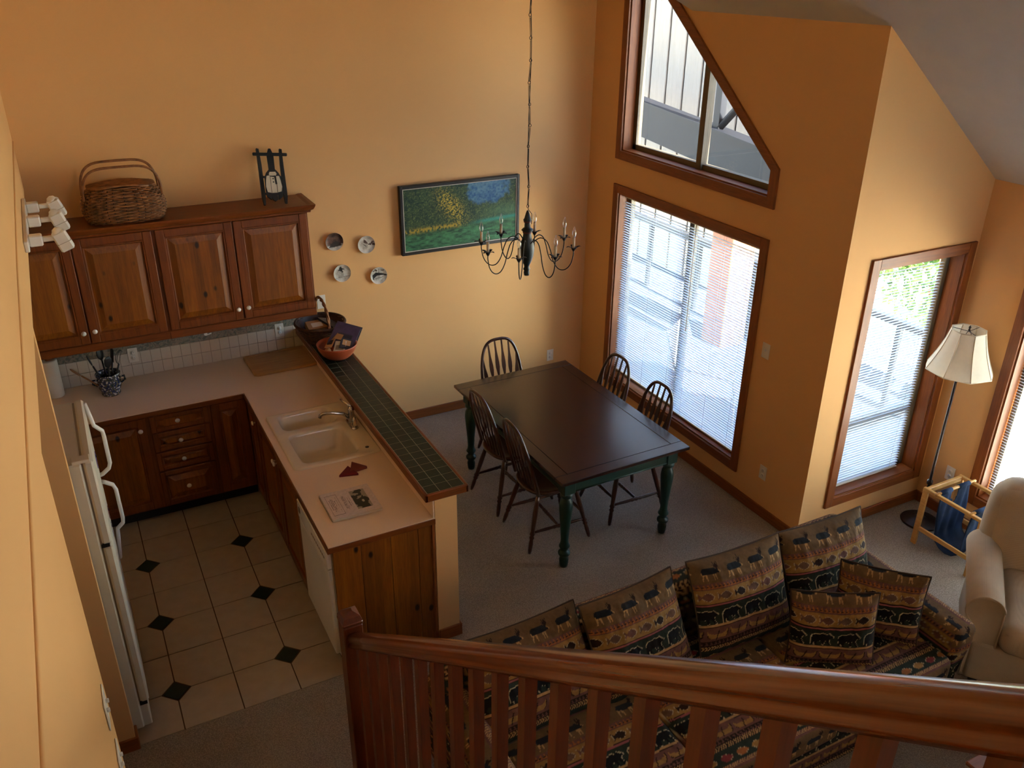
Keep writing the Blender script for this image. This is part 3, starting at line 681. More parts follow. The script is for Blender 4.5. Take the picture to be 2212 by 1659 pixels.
outlet('white light switch on the window wall right of the tall window', (-.001, -2.447, 1.30), (-1, 0), 'switch', .075, .118)
outlet('white double switch plate on the left wall, upper one by the stairs', (XW+.001, -4.04, 1.47), (1, 0), 'switch', .115, .118)
outlet('white double switch plate on the left wall, lower one by the stairs', (XW+.001, -4.05, 1.22), (1, 0), 'switch', .115, .118)
outlet('white outlet low on the right wall behind the magazine rack', (XR-.001, -3.24, .36), (-1, 0))
outlet('white switch plate on the back wall over the bar end', (-2.535, -.001, 1.27), (0, -1), 'switch', .072, .116)
# refrigerator
FX, FY0, FY1 = -4.36, -2.69, -1.985
r = thing('refrigerator', 'almond top-freezer refrigerator with white loop handles', 'refrigerator')
MB().cbox(-5.12, -4.412, FY0, FY1, .03, 1.694, .008).build('cabinet_body', 'fridge', r)
d1 = MB().cbox(-4.404, FX, FY0, FY1, 1.236, 1.70, .01).build('freezer_door', 'fridge', r)
d2 = MB().cbox(-4.404, FX, FY0, FY1, .205, 1.222, .01).build('fridge_door', 'fridge', r)
MB().box(-4.414, -4.402, FY0+.012, FY1-.012, .21, 1.69).build('door_gasket', 'splashgrout', r)
MB().cbox(-4.42, -4.37, FY0+.01, FY1-.01, .03, .19, .006).build('kick_grille', 'fridge', r)
MB().cbox(-4.45, -4.372, FY0+.004, FY0+.06, 1.694, 1.71, .003).build('hinge_cap', 'fridge', r); MB().cbox(-4.41, -4.372, FY0-.004, FY0+.04, 1.222, 1.236, .002).build('hinge', 'iron', r); MB().cbox(-4.41, -4.372, FY0-.002, FY0+.04, .19, .205, .002).build('hinge', 'iron', r)
hy = FY1-.045
def handle(pts, parent): MB().tube(pts, .0105, 8, flat=1.5).build('handle', 'white', parent)
handle([(FX+.004, hy, 1.69), (FX+.018, hy, 1.60), (FX+.024, hy, 1.555), (FX+.058, hy, 1.515), (FX+.060, hy, 1.48), (FX+.060, hy, 1.315), (FX+.050, hy, 1.285), (FX+.014, hy, 1.258), (FX, hy, 1.254)], d1)
handle([(FX, hy, 1.212), (FX+.014, hy, 1.205), (FX+.05, hy, 1.178), (FX+.060, hy, 1.145), (FX+.062, hy, .955), (FX+.058, hy, .925), (FX+.024, hy, .895), (FX+.02, hy, .85), (FX+.004, hy, .70)], d2)
for k, (y, z, w_, h_, m_, lab) in enumerate(((-2.16, 1.42, .055, .075, (120, 104, 168), 'small purple photo magnet on the freezer door'), (-2.14, 1.08, .06, .05, (150, 84, 96), 'pink and white magnet on the fridge door'), (-2.19, 1.00, .05, .07, (186, 182, 190), 'white card magnet low on the fridge door'))):
    r = thing('fridge_magnet', lab, 'magnet', (FX, y, z)); MB().cbox(.0005, .003, -w_/2, w_/2, -h_/2, h_/2, .001).build('card', plain('magnet_%d' % k, m_, .5, var=.25, vscale=60), r); MB().lathe([(.008, .003), (.008, .007), (0, .008)], 12, at(0, 0, h_*.3, 0, 0, PI/2)).build('button', 'iron', r)
# counter-top things
r = thing('utensil_crock', 'blue and white patterned ceramic crock on the counter', 'crock', (-4.205, -.24, HC))
def crock_mat():
    m, t, n, b = _mat('blue_white_glaze'); v = coords(t, jitter=False); vo = N(t, 'ShaderNodeTexVoronoi', feature='SMOOTH_F1'); vo.inputs['Scale'].default_value = 60; t.links.new(v, vo.inputs['Vector'])
    t.links.new(ramp(t, vo.outputs['Distance'], [(.18, lin((170, 172, 168))), (.30, lin((38, 50, 80))), (.52, lin((120, 116, 80))), (.58, lin((30, 50, 58)))], 'CONSTANT'), b.inputs['Base Color']); b.inputs['Roughness'].default_value = .2; return m
M['crock'] = crock_mat()
MB().lathe([(.0, .002), (.062, .0), (.066, .012), (.060, .02), (.078, .06), (.080, .10), (.074, .135), (.083, .15), (.086, .165), (.080, .168), (.074, .16), (.07, .12), (.06, .03), (0, .025)], 28).build('pot', 'crock', r)
for s in (-1, 1): MB().tube([(s*.076, 0, .12), (s*.105, 0, .125), (s*.108, 0, .095), (s*.08, 0, .075)], .008, 8).build('handle', 'crock', r)
uts = []
M['nylon'] = plain('black_nylon', (22, 20, 20), .45)
M['spoonwood'] = wood('spoon_wood', (120, 76, 40), (140, 92, 50), (156, 108, 62), 'z', .6)
for k, (dx, dy, lx, ly, ln, head) in enumerate(((-.03, .0, -.09, .0, .31, 'spatula'), (.02, .02, .05, .01, .33, 'turner'), (.035, -.01, .09, -.02, .30, 'whisk'), (-.005, .03, -.02, .03, .34, 'ladle'), (.0, -.03, .02, -.04, .29, 'spoon'), (-.04, -.015, -.20, -.02, .235, 'wooden_spoon'))):
    lab = {'spatula': 'black spatula leaning left in the crock', 'turner': 'black slotted turner standing in the crock', 'whisk': 'black whisk leaning right in the crock', 'ladle': 'black ladle standing at the back of the crock', 'spoon': 'black serving spoon at the front of the crock', 'wooden_spoon': 'thin wooden spoon sticking out left of the crock'}[head]
    base = Vector((-4.205+dx*.6, -.24+dy*.6, HC+.03)); tip = base+Vector((lx, ly, 0))+Vector((0, 0, ln))*.92
    u = thing(head if head != 'wooden_spoon' else 'wooden_spoon', lab, 'utensil', base); mat_ = 'spoonwood' if 'wooden' in head else 'nylon'; d = tip-base; q = align((0, 0, 0), d)
    L = d.length; MB().tube([(0, 0, 0), (0, 0, L*.72)], .006, 8, mt=q).build('shaft', mat_, u)
    if head == 'whisk':
        mb = MB()
        for a in range(5): c_, s_ = math.cos(a*PI/5), math.sin(a*PI/5); mb.tube([(c_*.03*math.sin(t), s_*.03*math.sin(t), L*.72+.055*(1-math.cos(t))) for t in [PI*i/10 for i in range(11)]], .0014, 4, mt=q)
        mb.build('wires', mat_, u)
    elif head == 'turner':
        mb = MB()
        for a in range(4): mb.cbox(-.035+a*.019, -.022+a*.019, -.002, .002, L*.72, L, .001, mt=q)
        mb.cbox(-.036, .037, -.002, .002, L*.70, L*.76, .001, mt=q).cbox(-.036, .037, -.002, .002, L*.96, L*1.0, .001, mt=q); mb.build('blade', mat_, u)
    else:
        MB().loops([[(math.cos(a)*.03*s_, math.sin(a)*.006*s_, L*.72+zz) for a in [2*PI*i/14 for i in range(14)]] for s_, zz in ((.25, 0), (.8, .02), (1, .045), (.9, .075), (.4, .092))], True, True, True, mt=q).build('head', mat_, u)
r = thing('paper_towel_roll', 'white paper towel roll standing in the counter corner', 'towel roll', (-4.565, -.10, HC))
MB().lathe([(.02, 0), (.055, 0), (.057, .006), (.057, .278), (.055, .284), (.02, .284), (.02, .0)], 28, cap=False).build('roll', 'plastic', r)
MB().lathe([(.019, .01), (.019, .29), (.014, .30), (0, .302)], 14).build('holder_post', 'trim', r)
tag(MB().loops([rrect(0, 0, .245, .185, .03, 0), rrect(0, 0, .252, .192, .03, .005), rrect(0, 0, .252, .192, .03, .022), rrect(0, 0, .246, .186, .03, .026), rrect(0, 0, .225, .165, .025, .026), rrect(0, 0, .222, .162, .025, .022), rrect(0, 0, .215, .155, .02, .0225)], False, True).build('cutting_board', 'cork', None, (-2.965, -.245, HC+.0005), (0, 0, .03)), 'worn wooden cutting board with a juice groove lying on the counter', 'cutting board')
tag(MB().cbox(-.012, .012, -.008, .008, -.03, 0, .003).cbox(-.004, .05, -.004, .004, -.034, -.026, .002, at(0, 0, 0, .5)).build('towel_hook', 'white', None, (-3.50, -.31, 1.30)), 'small white plastic hook under the wall cabinets', 'hook')
# wicker work
def weave(rings_fn, rows, n=72, r=.006, amp=.004, ribs=24):
    mb = MB()
    for i in range(rows):
        t = i/(rows-1); pts = []
        for k in range(n):
            a = 2*PI*k/n; x, y, z = rings_fn(a, t); o = amp*math.cos(a*ribs/2+(PI if i % 2 else 0))
            l = math.hypot(x, y) or 1; pts.append((x*(1+o/l), y*(1+o/l), z+.0012*math.sin(5*a+i)))
        mb.tube(pts, r, 5, True)
    return mb
def se(a, hx, hy, p=3.0):
    c_, s_ = math.cos(a), math.sin(a); return hx*math.copysign(abs(c_)**(2/p), c_), hy*math.copysign(abs(s_)**(2/p), s_)
def pic(a, t):
    k = math.sin(PI*(.18+.68*t)); hx, hy = .185+.085*k-.02*t, .095+.055*k-.012*t; return (*se(a, hx, hy), .008+.225*t)
r = thing('picnic_basket', 'brown wicker picnic basket with two bowed handles on top of the cabinets', 'basket', (-3.88, -.205, 2.166))
b = weave(pic, 22, 144, .0060, .0075, 36).build('woven_body', 'wicker', r); tag(b, kind='stuff')
mb = MB()
for k in range(40): a = 2*PI*k/40; mb.tube([pic(a, t) for t in (0, .25, .5, .75, 1)], .004, 5)
b2 = mb.build('ribs', 'wickerdark', r); tag(b2, kind='stuff')
MB().loops([[(x*.97, y*.97, z) for x, y, z in [pic(2*PI*k/40, t) for k in range(40)]] for t in (0, .3, .6, 1)], True, True, False).build('lining', 'wickerdark', r)
mb = MB()
for k in range(13): y = -.10+.2*k/12; hx = .215*math.sqrt(max(.05, 1-(y/.125)**4)); mb.tube([(-hx, y, .236), (-hx*.5, y, .248), (0, y, .252), (hx*.5, y, .248), (hx, y, .236)], .008, 6)
MB().add(mb.v, mb.f, True).build('lid', 'wicker', r)
for yy, tl in ((-.085, -.06), (.085, -.005)):
    MB().tube([(math.copysign(abs(math.cos(t))**.45, math.cos(t))*.245, yy+tl*math.sin(t), .17+.215*math.sin(t)**.8) for t in [PI*i/28 for i in range(29)]], .0085, 8).build('handle', 'wicker', r)
def rnd(a, t): return (math.cos(a)*(.10+.085*t**.8), math.sin(a)*(.10+.085*t**.8), .008+.15*t)
WB = (-2.655, -.372, 1.0855)
r = thing('wicker_basket', 'dark round wicker basket with tall hoop handle on the bar end', 'basket', WB)
tag(weave(rnd, 15, 72, .006, .004, 28).build('woven_body', 'wickerdark', r), kind='stuff')
MB().loops([[(x*.95, y*.95, z) for x, y, z in [rnd(2*PI*k/36, t) for k in range(36)]] for t in (0, .4, 1)], True, True, False).build('lining', 'wickerdark', r)
MB().tube([(.192*math.cos(2*PI*k/40), .192*math.sin(2*PI*k/40), .162) for k in range(40)], .011, 8, True).build('rim', 'wickerdark', r)
mb = MB()
for ph in (0, PI): mb.tube([(.02+.006*math.cos(9*t+ph), -.185*math.cos(t), .15+.20*math.sin(t)**.75+.006*math.sin(9*t+ph)) for t in [PI*i/48 for i in range(49)]], .008, 6)
mb.build('handle', 'wicker', r)
M['kraft'] = plain('kraft_card', (168, 126, 82), .8); M['paper'] = plain('paper', (206, 194, 178), .8); M['purple'] = plain('purple_cover', (60, 44, 70), .45, var=.3, vscale=20); M['navy'] = plain('navy_cover', (36, 34, 44), .4)
def book(name, label, cat, loc, rot, sx, sy, th, cover, extra=None):
    r = thing(name, label, cat, loc, rot=rot)
    MB().cbox(-sx/2, sx/2, -sy/2, sy/2, 0, th*.15, .0008).cbox(-sx/2, sx/2, -sy/2, sy/2, th*.85, th, .0008).cbox(-sx/2, -sx/2+.004, -sy/2, sy/2, 0, th, .0008).build('cover', cover, r)
    MB().box(-sx/2+.004, sx/2-.003, -sy/2+.003, sy/2-.003, th*.15, th*.85).build('pages', 'paper', r)
    if extra:
        for (a0, a1, b0, b1, m_) in extra: MB().box(a0, a1, b0, b1, th, th+.0008).build('printed_panel', m_, r)
book('cardboard_box', 'kraft card box with a white label inside the dark basket', 'box', (WB[0]-.03, WB[1]+.02, WB[2]+.10), (.35, 0, .05), .15, .10, .05, 'kraft', [(-.04, .045, -.03, .02, 'paper')])
book('paperback', 'dark paperback lying against the basket rim', 'book', (WB[0]+.08, WB[1]-.0, WB[2]+.13), (.2, .35, .5), .13, .18, .015, 'navy')
# terracotta bowl with brochures
BW = (-2.632, -.715, 1.0845)
tag(MB().lathe([(0, .004), (.075, 0), (.085, .004), (.115, .03), (.14, .07), (.150, .10), (.153, .108), (.147, .11), (.136, .08), (.11, .035), (.08, .014), (0, .012)], 36).build('serving_bowl', plain('terracotta_glaze', (166, 78, 46), .35, var=.08), None, BW), 'orange terracotta bowl of brochures standing on the bar top', 'bowl')
for nm, lab, cat, off, rot, sx, sy, th, cv, ex in (
    ('magazine', 'purple covered magazine leaning in the orange bowl', 'magazine', (.075, .045, .135), (.45, .25, -.6), .19, .24, .008, 'purple', [(-.05, .06, -.03, .02, 'navy')]),
    ('magazine', 'black magazine behind the purple one in the orange bowl', 'magazine', (.09, .07, .122), (.45, .25, -.55), .20, .25, .006, 'navy', None),
    ('brochure', 'tan folded brochure sticking out of the orange bowl', 'brochure', (-.03, .03, .125), (.3, -.2, -.7), .06, .17, .005, 'kraft', [(-.02, .02, -.05, .0, 'navy')]),
    ('brochure', 'small kraft card tucked into the orange bowl', 'brochure', (.025, .01, .155), (.5, .1, -.8), .055, .05, .003, 'kraft', None),
    ('brochure', 'grey map folded in the front of the orange bowl', 'brochure', (.01, -.05, .10), (.35, 0, -.5), .085, .11, .006, 'paper', [(-.03, .03, -.04, .01, 'splashgrout')]),
    ('brochure', 'dark photo leaflet at the right of the orange bowl', 'brochure', (.06, -.045, .11), (.3, .3, -.4), .09, .12, .004, 'navy', [(-.03, .03, -.02, .04, 'kraft')])):
    book(nm, lab, cat, (BW[0]+off[0], BW[1]+off[1], BW[2]+off[2]), rot, sx, sy, th, cv, ex)
tag(MB().lathe([(0, 0), (.022, 0), (.024, .006), (.022, .012), (0, .013)], 18).build('wooden_coaster', 'kraft', None, (BW[0]-.085, BW[1]-.055, BW[2]+.085), (.9, -.5, 0)), 'round tan wooden disc at the left of the orange bowl', 'coaster')
# cloth triangles
for k, (x, y, rz, c_, lab) in enumerate(((-3.005, -2.085, -.25, (104, 24, 30), 'dark red folded cloth triangle on the counter'), (-2.945, -2.055, .12, (112, 48, 36), 'rust coloured cloth triangle behind the dark red one'))):
    mb = MB(); s_ = .068
    mb.loops([[(math.cos(a)*s_*q, math.sin(a)*s_*q, z) for a in (PI/2, PI*7/6, PI*11/6)] for q, z in ((.97, 0), (1, .004), (1, .012+.003*k), (.93, .018+.003*k))], False, True, True)
    tag(mb.build('pot_holder', plain('felt_%d' % k, c_, .95, bumps=(300, .4, .002)), None, (x, y, HC+.0005+.0*k), (0, 0, rz)), lab, 'pot holder')
# spotlight bar on the left wall
r = thing('spotlight_bar', 'white three-head spotlight bar high on the left wall over the kitchen', 'light fixture', (XW, 0, 2.487))
MB().cbox(0, .022, -1.82, -.84, -.028, .028, .004).build('track', 'plastic', r)
for y in (-1.70, -1.30, -.97):
    hd = MB().cbox(.022, .085, y-.028, y+.028, -.028, .028, .006).build('mount_block', 'white', r)
    MB().cbox(.085, .155, y-.012, y+.012, -.012, .014, .004).build('arm', 'plastic', r)
    h = MB().cbox(-.035, .035, -.03, .03, -.07, .035, .008, at(.17, y, 0, 0, 0, -.35)).build('spot_head', 'plastic', r)
    MB().lathe([(.028, -.004), (.028, .0), (.02, .016), (0, .024)], 18, at(.17, y, 0, 0, 0, -.35) @ at(0, 0, .034)).build('lamp_cap', 'plastic', h)
    MB().box(-.036, .036, -.031, .031, -.026, -.024, at(.17, y, 0, 0, 0, -.35)).build('seam', 'splashgrout', h)
# ------------------------------------------------------------------ printed patterns (flat colour per vertex)
def L3(c): return np.array(lin(c))
def inpoly(poly, x, y):
    r = np.zeros(x.shape, bool); n = len(poly); j = n-1
    for i in range(n):
        xi, yi = poly[i]; xj, yj = poly[j]
        if yi != yj:
            k = ((yi > y) != (yj > y)) & (x < (xj-xi)*(y-yi)/(yj-yi)+xi); r ^= k
        j = i
    return r
def grow(poly, s):
    cx = sum(p[0] for p in poly)/len(poly); cy = sum(p[1] for p in poly)/len(poly)
    return [(cx+(x-cx)*s, cy+(y-cy)*s) for x, y in poly]
def vnoise(x, y, sc, seed):
    rs = np.random.RandomState(seed); g_ = rs.rand(64, 64); u, v = x*sc, y*sc
    i, j = np.floor(u).astype(int), np.floor(v).astype(int); fu, fv = u-i, v-j
    fu = fu*fu*(3-2*fu); fv = fv*fv*(3-2*fv); G = lambda a, b: g_[a % 64, b % 64]
    return (G(i, j)*(1-fu)+G(i+1, j)*fu)*(1-fv)+(G(i, j+1)*(1-fu)+G(i+1, j+1)*fu)*fv
def fbm(x, y, sc, seed, o=4): return sum(vnoise(x, y, sc*2**k, seed+k)*.5**k for k in range(o))/sum(.5**k for k in range(o))
BEAR = [(.02, .30), (.06, .45), (.18, .55), (.35, .54), (.5, .60), (.62, .55), (.72, .56), (.76, .60), (.80, .56), (.88, .48), (.97, .42), (.95, .37), (.85, .35), (.80, .30), (.78, .2), (.86, .05), (.88, 0), (.78, 0), (.70, .14), (.64, .22), (.58, .2), (.60, .03), (.50, 0), (.48, .18), (.36, .22), (.28, .18), (.26, .04), (.30, 0), (.18, 0), (.14, .12), (.06, 0), (0, 0), (.03, .15)]
ELK = [(.0, .36), (.10, .46), (.18, .50), (.30, .58), (.45, .56), (.70, .58), (.86, .54), (.92, .42), (.90, .2), (.94, 0), (.90, 0), (.84, .2), (.78, .3), (.70, 0), (.67, 0), (.68, .3), (.42, .3), (.38, 0), (.35, 0), (.34, .28), (.26, 0), (.23, 0), (.25, .32), (.16, .36), (.06, .30)]
BODY = [(.06, .34), (.14, .48), (.30, .58), (.45, .56), (.70, .58), (.86, .54), (.92, .42), (.88, .30), (.60, .27), (.30, .27)]
ANT = [(.12, .48), (.02, .62), (.0, .80), (.06, .66), (.1, .82), (.14, .64), (.2, .80), (.2, .6), (.3, .72), (.18, .5)]
FISH = [(.0, .3), (.15, .48), (.38, .58), (.6, .5), (.74, .36), (.95, .56), (.9, .3), (.95, .04), (.74, .24), (.6, .1), (.38, .02), (.15, .12)]
CANOE = [(.0, .42), (.03, .46), (.10, .34), (.3, .28), (.7, .28), (.9, .34), (.97, .46), (1.0, .42), (.95, .18), (.85, .08), (.15, .08), (.05, .18)]
LEAF = [(.0, .3), (.2, .5), (.45, .58), (.75, .48), (1., .3), (.75, .12), (.45, .02), (.2, .1)]
C_ = {k: L3(v) for k, v in dict(brown=(112, 88, 58), navy=(30, 34, 42), mauve=(112, 76, 70), gold=(156, 122, 70), pink=(160, 92, 94), green=(40, 50, 42), black=(20, 20, 24), tan=(186, 150, 102), cream=(190, 176, 142), red=(132, 52, 56), orange=(166, 104, 56), dark=(44, 28, 24), fishc=(110, 84, 72)).items()}
def fabric(u, v):
    """lodge stripe: u across, v down, metres -> linear rgb"""
    v = np.mod(v, .615); c = np.zeros(u.shape+(3,)); n = fbm(u, v, 38, 3)
    def band(a, b, k): m = (v >= a) & (v < b); c[m] = C_[k]; return m
    def motif(poly, a, b, per, wd, col, line=None, off=0., flip=False, cols=None, mn=None):
        x = np.mod(u+off, per)/wd; k = np.floor((u+off)/per).astype(int); y = (b-v)/wd
        if flip: x = 1-x
        m = (v > a-.004) & (v < b+.004)
        if line is not None: q = m & inpoly(grow(poly, 1.10), x, y); c[q] = C_[line]
        q = m & inpoly(poly, x, y)
        if cols is not None:
            for i, cc in enumerate(cols): c[q & (k % len(cols) == i)] = C_[cc]
        else: c[q] = C_[col]
        return q
    def zig(a, b, base, tri, per=.022):
        m = band(a, b, base); t = np.abs(np.mod(u/per, 1)*2-1); y = (b-v)/(b-a)
        c[m & (y < t*.8+.1) & (y > .18)] = C_[tri]; c[m & (np.abs(y-.42) < .07) & (np.mod(u/per, 1) > .5)] = C_['black']
    band(0, .125, 'brown'); motif(ELK, .03, .112, .150, .118, 'tan', None, .04, True); motif(BODY, .03, .112, .150, .118, 'navy', None, .04, True); motif(ANT, .0, .112, .150, .118, 'dark', None, .04, True)
    zig(.125, .160, 'mauve', 'orange')
    band(.160, .235, 'gold'); motif(FISH, .172, .222, .095, .080, 'fishc', 'cream', .02, True, ['fishc', 'dark', 'fishc', 'mauve'])
    band(.235, .240, 'dark'); band(.240, .249, 'pink'); band(.249, .253, 'dark')
    band(.253, .352, 'green'); motif(BEAR, .27, .346, .142, .122, 'black', 'cream', .03)
    band(.352, .364, 'tan'); band(.364, .367, 'dark')
    band(.367, .440, 'mauve'); motif(CANOE, .38, .436, .128, .112, 'gold', 'dark', .05); q = (np.abs(np.mod(u+.05, .128)-.05-(.42-v)*.4) < .003) & (v > .385) & (v < .435); c[q] = C_['dark']
    zig(.440, .468, 'dark', 'mauve')
    m = band(.468, .492, 'dark'); c[m & (np.mod(u*70+np.abs(v-.48)*60, 1) < .5)] = C_['tan']
    band(.492, .575, 'green'); motif(LEAF, .51, .560, .092, .070, 'red', 'cream', .0, False, ['red', 'orange', 'gold'])
    m = band(.575, .598, 'mauve'); c[m & (np.mod(u*70-np.abs(v-.586)*60, 1) < .45)] = C_['tan']; band(.598, .615, 'mauve')
    return c*(.62+.5*n)[..., None]
# ------------------------------------------------------------------ dining table
TX, TY, TA, TWd, TLn, TZ = -1.2361, -1.7414, math.radians(.95), 1.046, 1.654, .7496
t_ = thing('dining_table', 'long farmhouse dining table with dark stained top and green turned legs', 'table', (TX, TY, 0), TA)
hw, hl, tt, bd = TWd/2, TLn/2, .024, .095
MB().cbox(-hw+bd+.0015, hw-bd-.0015, -hl+bd+.0015, hl-bd-.0015, TZ-tt, TZ, .0015).build('tabletop_panel', 'tabletop', t_)
for s in (-1, 1):
    a, b = sorted((s*hw, s*(hw-bd))); MB().cbox(a, b, -hl+bd, hl-bd, TZ-tt, TZ, .003).build('border_board', 'tabletop', t_)
    a, b = sorted((s*hl, s*(hl-bd))); MB().cbox(-hw, hw, a, b, TZ-tt, TZ, .003).build('border_board', 'tabletopx', t_)
LP = [(sx*(hw-.098), sy*(hl-.098)) for sx in (-1, 1) for sy in (-1, 1)]
prof = [(.026, 0), (.030, .02), (.033, .06), (.026, .085), (.040, .10), (.043, .112), (.040, .124), (.027, .135), (.025, .15), (.038, .165), (.039, .176), (.030, .19), (.027, .22), (.031, .30), (.040, .40), (.046, .47), (.047, .50), (.042, .54), (.030, .562), (.028, .57), (.043, .578), (.045, .588), (.042, .60), (.030, .612)]
lm = MB().lathe(prof, 22).cbox(-.044, .044, -.044, .044, .608, TZ-tt, .004).mesh('leg')
for x, y in LP: link('leg', lm, 'tgreen', t_, (x, y, 0))
for s in (-1, 1):
    x = s*(hw-.075); MB().cbox(x-.010, x+.010, -hl+.14, hl-.14, TZ-tt-.115, TZ-tt, .002).tube([(x+s*.008, -hl+.14, TZ-tt-.106), (x+s*.008, hl-.14, TZ-tt-.106)], .007, 8).build('apron', 'tgreen', t_)
    y = s*(hl-.075); MB().cbox(-hw+.14, hw-.14, y-.010, y+.010, TZ-tt-.115, TZ-tt, .002).tube([(-hw+.14, y+s*.008, TZ-tt-.106), (hw-.14, y+s*.008, TZ-tt-.106)], .007, 8).build('apron', 'tgreen', t_)
# ------------------------------------------------------------------ arrow-back chairs (front = +x)
def make_chair():
    r = thing('dining_chair', '', 'chair', group=None)
    ns = 40
    def ring(s, z, dz=0): return [(lambda x, y: (x*s+.0, y*s, z+dz*(1-(2*k/ns-1)**2)))(*se(2*PI*k/ns, .215, .218-.02*(math.cos(2*PI*k/ns) < 0), 2.7)) for k in range(ns)]
    MB().loops([ring(.05, .440), ring(.5, .440), ring(.82, .448), ring(.95, .458), ring(1.0, .452), ring(1.0, .440), ring(.92, .424), ring(.5, .420)], True, True, True).build('seat', 'chair', r)
    legr = [.010, .014, .016, .0135, .020, .0135, .021, .0145, .017, .019, .016, .013]; f_ = [0, .06, .16, .24, .27, .30, .33, .37, .5, .68, .86, 1]
    ends = {}
    for sx in (-1, 1):
        for sy in (-1, 1):
            p = Vector((sx*.245, sy*.215, 0)); q = Vector((sx*.145, sy*.135, .428)); ends[sx, sy] = (p, q)
            MB().tube([p+(q-p)*f for f in f_], legr, 10).build('leg', 'chair', r)
    def turned(p, q): MB().tube([p+(q-p)*f for f in (0, .12, .3, .38, .42, .46, .5, .54, .58, .62, .7, .88, 1)], [.008, .010, .013, .011, .015, .011, .016, .011, .015, .011, .013, .010, .008], 8).build('stretcher', 'chair', r)
    L = lambda sx, sy, z: ends[sx, sy][0]+(ends[sx, sy][1]-ends[sx, sy][0])*(z/.428)
    for sy in (-1, 1): turned(L(-1, sy, .15), L(1, sy, .15))
    turned((L(-1, -1, .15)+L(1, -1, .15))/2, (L(-1, 1, .15)+L(1, 1, .15))/2); turned(L(1, -1, .205), L(1, 1, .205))
    def back(y, h): return Vector((-.165-.135*(h/.51), y, .445+h))
    hoop = []
    for i in range(41):
        t = PI*i/40; y = .205*math.copysign(abs(math.cos(t))**.62, math.cos(t))*(1-.10*(1-math.sin(t))); hoop.append(back(y, .515*math.sin(t)**.82))
    MB().tube(hoop, .0125, 8).build('hoop', 'chair', r)
    for k in range(6):
        yb, yt = (k-2.5)*.052, (k-2.5)*.063
        ht = .515*(1-min(1, abs(yt/.205))**2.6)**.45; n = Vector((.967, 0, .255))
        prof = [(0, .006), (.42, .006), (.56, .0165), (.64, .0165), (.80, .008), (1, .005)]; rings = []
        for f, w_ in prof:
            c = back(yb+(yt-yb)*f, ht*f); rings.append([c+Vector((0, sy*w_, 0))+n*(sn*.0045) for sy, sn in ((-1, -1), (1, -1), (1, 1), (-1, 1))])
        MB().loops(rings, False, True, True).build('spindle', 'chair', r)
    return r
proto = make_chair()
spots = [(-1.555, -1.515, .04, 'dark arrow-back dining chair tucked in on the kitchen side, nearer the back wall'),
         (-1.545, -2.045, -.03, 'dark arrow-back dining chair tucked in on the kitchen side, nearer the sofa'),
         (-.845, -1.455, PI+.03, 'dark arrow-back dining chair tucked in on the window side, nearer the back wall'),
         (-.850, -2.01, PI-.02, 'dark arrow-back dining chair tucked in on the window side, nearer the sofa'),
         (-1.255, -.985, -PI/2+.02, 'dark arrow-back dining chair at the table end by the back wall')]
for i, (x, y, a, lab) in enumerate(spots):
    o = proto if i == 0 else copy_tree(proto)
    o.location = (x, y, 0); o.rotation_euler = (0, 0, a); tag(o, lab, 'chair', 'dining chairs round the table')
# ------------------------------------------------------------------ chandelier
CH = Vector((-1.445, -1.5, 0))
M['chgreen'] = plain('dark_green_turning', (24, 32, 30), .4, var=.2, vscale=20); M['chred'] = plain('red_band', (92, 34, 26), .5); M['candle'] = plain('candle_sleeve', (206, 190, 162), .6)
def bulb_glass():
    m, t, n, b = _mat('clear_bulb'); out = n['Material Output']; n.remove(b)
    tr = N(t, 'ShaderNodeBsdfTransparent'); gl = N(t, 'ShaderNodeBsdfGlossy'); gl.inputs['Roughness'].default_value = .05; lw_ = N(t, 'ShaderNodeLayerWeight'); lw_.inputs[0].default_value = .45
    mx = N(t, 'ShaderNodeMixShader'); t.links.new(lw_.outputs['Facing'], mx.inputs[0]); t.links.new(tr.outputs[0], mx.inputs[1]); t.links.new(gl.outputs[0], mx.inputs[2]); t.links.new(mx.outputs[0], out.inputs[0]); return m
M['bulb'] = bulb_glass()
r = thing('chandelier', 'dark chandelier with turned green body and candle bulbs over the table', 'chandelier', (CH.x, CH.y, 0))
zb = 1.795
MB().lathe([(.0, 0), (.018, 0), (.022, .02), (.018, .035), (.026, .045), (.018, .06), (.02, .075), (.030, .095), (.045, .14), (.052, .19), (.046, .235), (.032, .27), (.028, .30), (.030, .315), (.042, .326), (.034, .336), (.022, .345), (.02, .375), (.024, .39), (.030, .396), (.022, .41), (.014, .44), (.006, .462), (0, .465)], 22, at(0, 0, zb)).build('body', 'chgreen', r)
for z, rr in ((.312, .031), (.386, .025)): MB().lathe([(rr, -.006), (rr+.002, 0), (rr, .006)], 22, at(0, 0, zb+z), cap=False).build('painted_band', 'chred', r)
